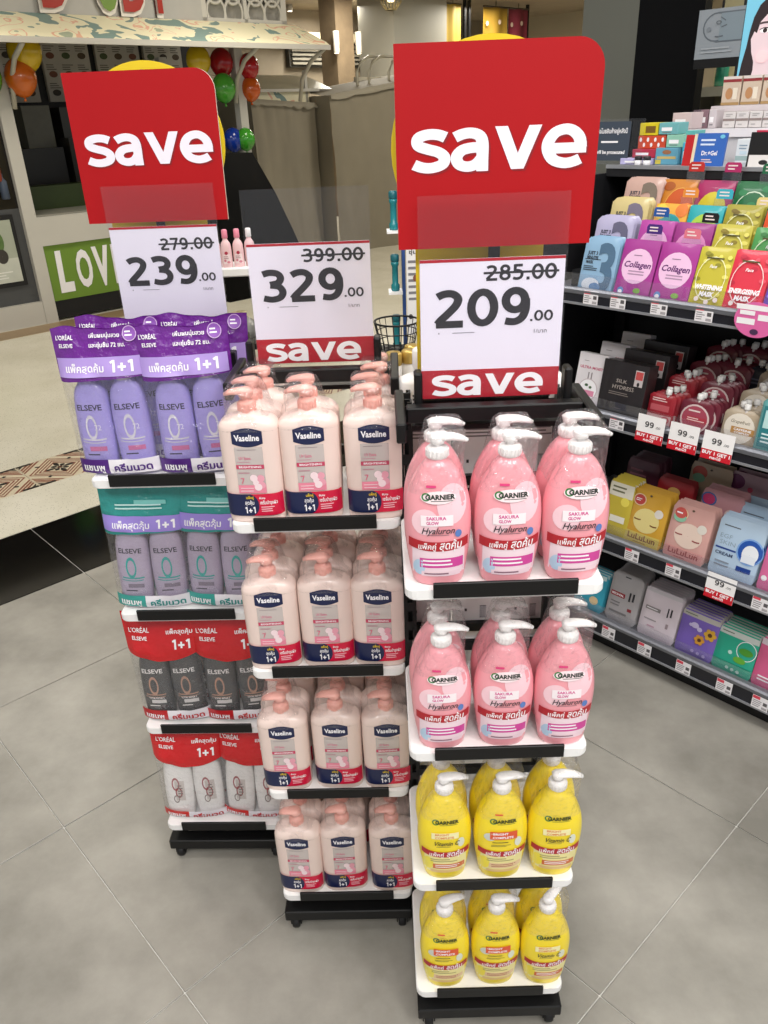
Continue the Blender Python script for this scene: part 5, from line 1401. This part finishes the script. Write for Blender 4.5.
pack('mask_bag', 'face mask', .055, .02, SHZ[0] + .0005, .118, .140, .0112, R_(14), 'pouch', '#7a63b8', [('rect', -.058, .058, .122, .137, M('#b9b4ae', .35)), ('lines', -.05, .01, .126, .133, 1, M('#6f7a5c', .5)), ('disc', -.012, .100, .012, .009, M('#cfc4ea', .4)), ('disc', .004, .092, .008, .007, M('#cfc4ea', .4)), ('disc', -.024, .098, .006, .005, M('#cfc4ea', .4))] + flower(.038, .088, .016, M('#d9a83a', .4)) + flower(.012, .062, .014, M('#d0953a', .4)) + [('disc', .0, .022, .005, .005, M('#b9a8df', .4)), ('disc', .018, .020, .005, .005, M('#b9a8df', .4)), ('disc', .036, .018, .005, .005, M('#b9a8df', .4))], 'purple mask bag with two golden flowers', 6, .014, 'purple flower mask bags', 'purple flower mask bag deeper in the stack')
pack('mask_bag', 'face mask', .172, .02, SHZ[0] + .0005, .116, .134, .0112, R_(14), 'pouch', '#2fa98c', [('rect', -.057, .057, .114, .131, M('#c3c9c4', .35)), ('lines', -.05, .0, .119, .127, 1, M('#6f7a6c', .5)), ('ring', .03, .085, .028, .030, .07, W_), ('disc', .030, .082, .020, .011, M('#4f9a34', .35)), ('disc', .018, .052, .018, .010, M('#68ad3c', .35)), ('disc', -.012, .066, .006, .006, M('#bfe3d8', .4)), ('disc', -.01, .018, .005, .005, M('#bfe3d8', .4)), ('disc', .006, .017, .005, .005, M('#bfe3d8', .4)), ('disc', .022, .016, .005, .005, M('#bfe3d8', .4)), ('rect', -.057, .057, .034, .0355, M('#249179', .4))], 'sea green mask bag with two leaves', 6, .014, 'sea green leaf mask bags', 'sea green leaf mask bag deeper in the stack')
pack('mask_bag', 'face mask', .288, .02, SHZ[0] + .0005, .112, .150, .0112, R_(14), 'pouch', '#d8648f', [('rect', -.055, .055, .128, .146, M('#d9c9d0', .35)), ('disc', .01, .08, .03, .03, M('#e9a3be', .4)), ('lines', -.04, .02, .02, .04, 2, W_)], 'deep pink mask bag next to the sea green bags', 6, .014, 'deep pink mask bags', 'deep pink mask bag deeper in the stack')
pack('mask_bag', 'face mask', -.318, .02, SHZ[0] + .0005, .108, .135, .0112, R_(14), 'pouch', '#3aa0b8', [('disc', .0, .09, .026, .012, M('#5f9a4a', .35)), ('disc', .022, .04, .016, .014, M('#e2c79a', .35)), ('rect', -.05, .05, .118, .132, M('#bcd3d4', .35))], 'turquoise mask bag left of the silver grey bags', 4, .014, 'turquoise mask bags', 'turquoise mask bag deeper in the stack')

# --- price tags in the rails
def ptag(u, k, lab):
    z0 = RB[k][0] + .006
    hh = min(.040, RB[k][1] - RB[k][0] - .008)
    t = thing('price_tag', lab, 'price tag', G(u, -.0345, z0), PHI, None, -.06)
    MB().box(-.023, .023, -.0004, .0004, 0, hh, M('#ece9ec', .45)).build('tag_card', t)
    MB().prints([('rect', -.022, -.002, hh * .74, hh * .98, M('#d9485a', .45)), ('lines', -.020, .004, hh * .1, hh * .68, 4, M('#8d898d', .5)), ('rect', .008, .019, hh * .4, hh * .66, M('#5a575a', .5)), ('rect', .006, .020, hh * .08, hh * .26, M('#a9a5a8', .5))], lambda x, z: -.0004, .0003, .0001).build('tag_print', t)
for u, k, lab in ((-.362, 3, 'under the pale blue numeral pouches'), (-.277, 3, 'under the collagen sachet by the blue pouch'), (-.157, 3, 'under the second collagen sachet'), (-.035, 3, 'under the yellow green whitening mask'),
                  (-.41, 2, 'under the front white carton'), (-.244, 2, 'under the front black carton'),
                  (-.150, 1, 'under the gold foil bags'), (-.017, 1, 'under the rose foil bags'), (.235, 1, 'under the bright pink mask bag'),
                  (-.198, 0, 'under the silver grey mask bags'), (-.071, 0, 'under the pearl white mask bags'), (.058, 0, 'under the purple flower bags'), (.184, 0, 'under the sea green leaf bags'), (.288, 0, 'under the deep pink bags')):
    ptag(u, k, 'small white and red price tag ' + lab)
def card99(u, k, lab, z0):
    t = thing('price_card', lab, 'price card', G(u, -.040, z0), PHI, None, -.12)
    MB().box(-.041, .041, -.0005, .0005, 0, .075, M('#f2f0f0', .45)).build('card', t)
    dk_ = M('#3c3a3d', .5)
    MB().prints([('rect', -.041, .041, .0, .026, M('#c9182a', .45)), ('text', 'BUY 1 GET 1', 0, .018, .0085, .074, W_, .04), ('text', 'คละได้', 0, .0065, .0065, .03, W_, .03), ('glyphs', '99', -.004, .050, .016, .026, dk_, .17), ('glyphs', '.00', .022, .046, .0065, .014, dk_, .14)], lambda x, z: -.0005, .0003, .00012).build('card_print', t)
card99(-.139, 2, '99 price card below the red squeeze pouches, next to the black cartons', .766)
card99(-.042, 2, '99 price card between two others below the wine red pouches', .766)
card99(.053, 2, '99 price card below the beige coffee pouches', .766)
card99(.124, 1, '99 price card below the pale blue mask bags', .366)
t = thing('promo_sticker', 'round pink promotion sticker with white stripes on the upper rail', 'sticker', G(.096, -.040, 1.138), PHI)
MB().lathe([(0, -.0006), (.052, -.0006), (.052, .0006), (0, .0006)], M('#e06aa8', .4), 32, T=Matrix.Scale(.8, 4, (0, 0, 1)) @ Matrix.Rotation(PI / 2, 4, 'X'), smooth=False).build('disc', t)
MB().prints([('rect', -.05, .05, .022, .034, W_), ('rect', -.045, -.002, -.012, .002, W_), ('rect', .004, .044, .0, .014, W_), ('rect', -.04, -.004, .010, .020, W_), ('disc', .0, -.028, .010, .007, M('#4a2f52', .4))], lambda x, z: -.0006, .0004, .0002).build('sticker_print', t)

# --- things on the top deck
def dbox(name, lab, cat, u0, u1, v, z0, z1, d, col, specs=None, grp=None):
    t = thing(name, lab, cat, G((u0 + u1) / 2, v, z0 + .0004), PHI, grp)
    w, h = u1 - u0 - .001, z1 - z0 - .001
    o = MB().box(-w / 2, w / 2, 0, d, 0, h, M(col, .4, var=.05, scale=30), .001).build('carton', t)
    sp = specs(w, h) if specs else [('rect', -w * .35, w * .2, h * .3, h * .6, W_), ('lines', -w * .3, w * .3, h * .1, h * .25, 1, M('#77777c', .5))]
    MB().prints(sp, lambda x, z: 0.0, .0004, .0002).build('front_print', o)
D0 = 1.44
dbox('gift_box', 'yellow little box on top of the orange dotted one', 'box', -.518, -.458, .40, 1.518, 1.552, .06, '#d9c61c', lambda w, h: [('rect', -.01, .022, h * .2, h * .75, M('#7a5a1a', .4))])
dbox('gift_box', 'orange box with white diamonds on the deck', 'box', -.520, -.430, .40, 1.482, 1.518, .07, '#cf4a2a', lambda w, h: [('disc', -.036 + .012 * k, h * (.3 if k % 2 else .7), .004, .006, W_) for k in range(7)])
dbox('gift_box', 'crimson box under the orange dotted one', 'box', -.530, -.452, .39, D0 + .018, 1.482, .08, '#b5304a')
dbox('gift_box', 'flat lilac pack at the bottom of the deck stack', 'box', -.560, -.455, .375, D0, D0 + .018, .1, '#b9b3dc')
dbox('gift_box', 'teal box on top beside the yellow one', 'box', -.456, -.395, .40, 1.520, 1.552, .06, '#6fb0b4')
dbox('gift_box', 'mint box between teal boxes', 'box', -.428, -.372, .40, 1.486, 1.520, .06, '#8fc4ae')
dbox('gift_box', 'blue green patterned box low on the deck', 'box', -.450, -.378, .385, D0, 1.486, .08, '#5f9fb8', lambda w, h: [('rect', -.03, .03, h * .35, h * .5, M('#c9b06a', .4)), ('disc', .0, h * .75, .014, .006, M('#9a6a4a', .4)), ('rect', -.034, -.016, h * .04, h * .3, M('#c9b84a', .4))])
dbox('gift_box', 'cyan box standing upright beside the blue green one', 'box', -.376, -.346, .40, D0, 1.500, .06, '#4fb4d3')
dbox('gift_box', 'turquoise box on the cyan upright one', 'box', -.376, -.346, .41, 1.500, 1.530, .06, '#5fb3b0')
for i in range(3):
    dbox('skincare_box', 'white and blush box, %s of the tall stack on the deck' % ('lowest', 'middle', 'topmost')[i], 'box', -.482, -.420, .52, D0 + .045 * i, D0 + .045 * (i + 1), .07, ('#c9b3b3', '#d6c9cc', '#d3bfc0')[i])
for i in range(2):
    t = thing('cream_jar', 'small white jar with dark band, %s on the deck' % ('first' if i == 0 else 'second'), 'jar', G(-.492 + .028 * i, .365, D0 + .0004), PHI)
    MB().lathe([(.010, 0), (.011, .002), (.011, .013)], M('#e9e7ea', .3), 14).build('jar_body', t)
    MB().lathe([(.0112, .013), (.0112, .022), (.010, .024), (0, .024)], M('#2b2a2e', .35), 14).build('lid', t)
t = thing('warning_sign', 'dark slate warning sign in clear acrylic on the deck corner', 'sign', G(-.60, .38, D0), PHI, None, -.05)
MB().box(-.062, .062, -.002, 0, .01, .118, M('#3c4654', .4)).build('sign_panel', t)
MB().box(-.075, .105, .001, .0025, 0, .125, ACRYLIC).build('clear_backing', t)
MB().box(-.075, .105, -.02, .03, 0, .003, ACRYLIC).build('clear_foot', t)
MB().prints([('text', 'ผู้ขโมยสินค้าอยู่หลังนี้', 0, .092, .012, .105, W_, .02), ('lines', -.035, .04, .056, .068, 1, W_), ('text', 'will be prosecuted', 0, .034, .010, .1, W_, .03)], lambda x, z: -.002, .0004, .0002).build('sign_text', t)
t = thing('display_card', 'red and blue folded display card with a cream edge on the deck', 'display card', G(-.285, .345, D0 + .0005), PHI, None, -R_(8))
q = MB().box(-.055, -.030, -.005, .012, 0, .080, M('#b8161c', .4)).build('red_leaf', t)
MB().box(-.030, -.022, -.006, .012, 0, .082, M('#e6d3b4', .4)).build('cream_edge', t)
q = MB().box(-.022, .062, -.004, .004, 0, .084, M('#2f62b5', .4)).build('blue_leaf', t)
MB().prints([('lines', -.01, .045, .050, .072, 2, M('#d6e2f4', .4)), ('text', 'Dr.+Gel', .02, .034, .011, .045, W_, .02), ('lines', .0, .04, .008, .02, 2, M('#e6c9c4', .4)), ('disc', .05, .075, .007, .005, M('#6fc0dd', .4))], lambda x, z: -.004, .0004, .0002).build('leaf_print', q)
t = thing('display_card', 'black display card with a white foot on the deck', 'display card', G(-.112, .345, D0 + .0005), PHI, None, -R_(6))
q = MB().box(-.045, .05, -.004, .004, 0, .085, M('#0f0f11', .35)).build('leaf', t)
MB().prints([('rect', -.04, .05, .0, .03, M('#e3dfdc', .4)), ('disc', .0, .012, .012, .006, M('#1a1a1c', .4))], lambda x, z: -.004, .0004).build('leaf_print', q)
for i in range(7):
    dbox('serum_box', 'white serum box with grey band, %s from the display card end' % ('first second third fourth fifth sixth seventh'.split()[i]), 'box', -.262 + .042 * i, -.222 + .042 * i, .50, D0, 1.503, .05, '#dfe3e6', lambda w, h: [('rect', -w / 2, w / 2, h * .1, h * .3, M('#9fb5b4', .4)), ('lines', -w * .3, w * .3, h * .55, h * .8, 2, M('#8aa0b0', .5)), ('rect', -w * .2, w * .3, h * .36, h * .5, M('#c9dbe6', .4))], 'white serum boxes on the deck')
for i in range(7):
    dbox('cream_box', 'pale cream box with taupe stripe, %s along the lower deck step' % ('first second third fourth fifth sixth seventh'.split()[i]), 'box', -.372 + .040 * i, -.334 + .040 * i, .62, 1.5285, 1.572, .05, '#d9d3d2', lambda w, h: [('rect', -w / 2, w / 2, h * .42, h * .58, M('#8f7f7c', .4)), ('lines', -w * .3, w * .3, h * .68, h * .9, 2, M('#a39c9c', .5)), ('lines', -w * .3, w * .2, h * .1, h * .3, 1, M('#b5b0b0', .5))], 'pale cream boxes on the lower deck step')
for i in range(3):
    dbox('treatment_box', 'mauve upright box, %s at the end of the lower deck step' % ('first', 'second', 'third')[i], 'box', -.470 + .026 * i, -.446 + .026 * i, .62, 1.5285, 1.580, .05, ('#5a4a55', '#8c6f78', '#cfc6ca')[i], None)
for i in range(5):
    dbox('hair_dye_box', 'tan box with dark red top, %s along the upper deck step' % ('first second third fourth fifth'.split()[i]), 'box', -.435 + .062 * i, -.377 + .062 * i, .72, 1.5885, 1.668, .05, '#cdbba8', lambda w, h: [('rect', -w / 2, w / 2, h * .80, h, M('#8f2f33', .4)), ('rect', -w / 2, w / 2, h * .90, h, M('#d9cfc9', .4)), ('disc', -w * .1, h * .4, w * .2, h * .2, M('#b9875c', .4)), ('rect', w * .1, w * .35, h * .2, h * .6, M('#e6dccb', .4)), ('rect', -w / 2, w / 2, 0, h * .1, M('#a9895c', .4))], 'tan boxes on the upper deck step')

# ------------------------------------------------------------------ poster and screen behind the aisle
t = thing('mask_poster', 'grey hanging poster with a face outline pictogram beside the screen', 'poster', G(-.71, 1.2, 1.74), PHI)
q = MB().box(-.085, .085, 0, .008, 0, .155, M('#8e959c', .4)).build('panel', t)
cc = M('#5e666e', .4)
sp = [('ring', -.012, .098, .052, .046, .10, cc), ('rect', -.012, .085, .050, .0545, cc), ('rect', -.012, .085, .1395, .144, cc), ('rect', .0, .085, .0545, .1395, M('#7f8d96', .4)), ('band', .0, .02, lambda x: .128 - .6 * x, .004, cc), ('band', .006, .026, lambda x: .095 + .3 * x, .004, cc), ('band', -.014, .016, lambda x: .068 + 6 * (x) ** 2, .004, cc), ('disc', -.04, .092, .008, .008, M('#7b828a', .4)), ('ring', -.005, .112, .010, .006, .3, cc), ('lines', -.06, .07, .015, .038, 2, M('#a3a9af', .4))]
MB().prints(sp, lambda x, z: 0.0, .0006, .0003).build('pictogram', q)
MB().box(-.085, .08, .001, .01, -.03, 0, BLACK).build('lower_bar', t)
MB().box(-.004, .004, .003, .006, .155, 1.66, BLACK).build('hanger', t)
t = thing('video_screen', 'lit screen showing a dark haired woman on light blue', 'screen', G(-.44, 1.2, 1.655), PHI)
MB().box(-.195, .4, .002, .04, -.012, .60, BLACKM).build('bezel', t)
def scr(c, e=1.0): return M(c, .3, var=0, emit=e * .62)
q = MB()
q.prints([('rect', -.183, .388, 0, .588, scr('#6fb4cc', .8))], flat0, 0, .0004)
hair = [(-.178, .0), (-.172, .06), (-.163, .11), (-.158, .16), (-.150, .20), (-.134, .235), (-.10, .265), (-.03, .285), (.10, .275), (.16, .24), (.2, .17), (.21, .0)]
q.add([(x, -.001, z) for x, z in hair], [tuple(range(len(hair)))], scr('#2a1f22', .7))
face = [(-.135, .0), (-.128, .04), (-.130, .065), (-.142, .095), (-.150, .135), (-.141, .158), (-.132, .152), (-.124, .185), (-.085, .225), (-.01, .245), (.06, .245), (.11, .22), (.14, .17), (.15, .1), (.14, .03), (.13, 0)]
q.add([(x, -.0018, z) for x, z in face], [tuple(range(len(face)))], scr('#d6bfc4', .75))
eye = []
for ex in (-.104, .045):
    eye += [('band', ex - .024, ex + .022, lambda x, ex=ex: .182 - 5 * (x - ex) ** 2, .006, scr('#4a3a3c', .7)), ('disc', ex, .158, .018, .007, scr('#f2ecec', .8)), ('disc', ex, .158, .0075, .007, scr('#2a1d1c', .7)), ('band', ex - .019, ex + .019, lambda x, ex=ex: .166 - 14 * (x - ex) ** 2, .003, scr('#2a1d1c', .7))]
q.prints(eye + [('band', -.048, -.016, lambda x: .092 + 14 * (x + .032) ** 2, .004, scr('#b98a8c', .7)), ('disc', -.032, .048, .028, .009, scr('#c4566a', .7)), ('disc', -.1, .08, .022, .02, scr('#e6c3c6', .8))], flat0, .0025, .0004)
q.build('picture', t)
MB().box(-.02, .02, .04, .07, -.2, .0, BLACK).build('stand_neck', t)
MB().box(-.15, .15, .0, .12, -.215, -.2, BLACK).build('stand_foot', t)
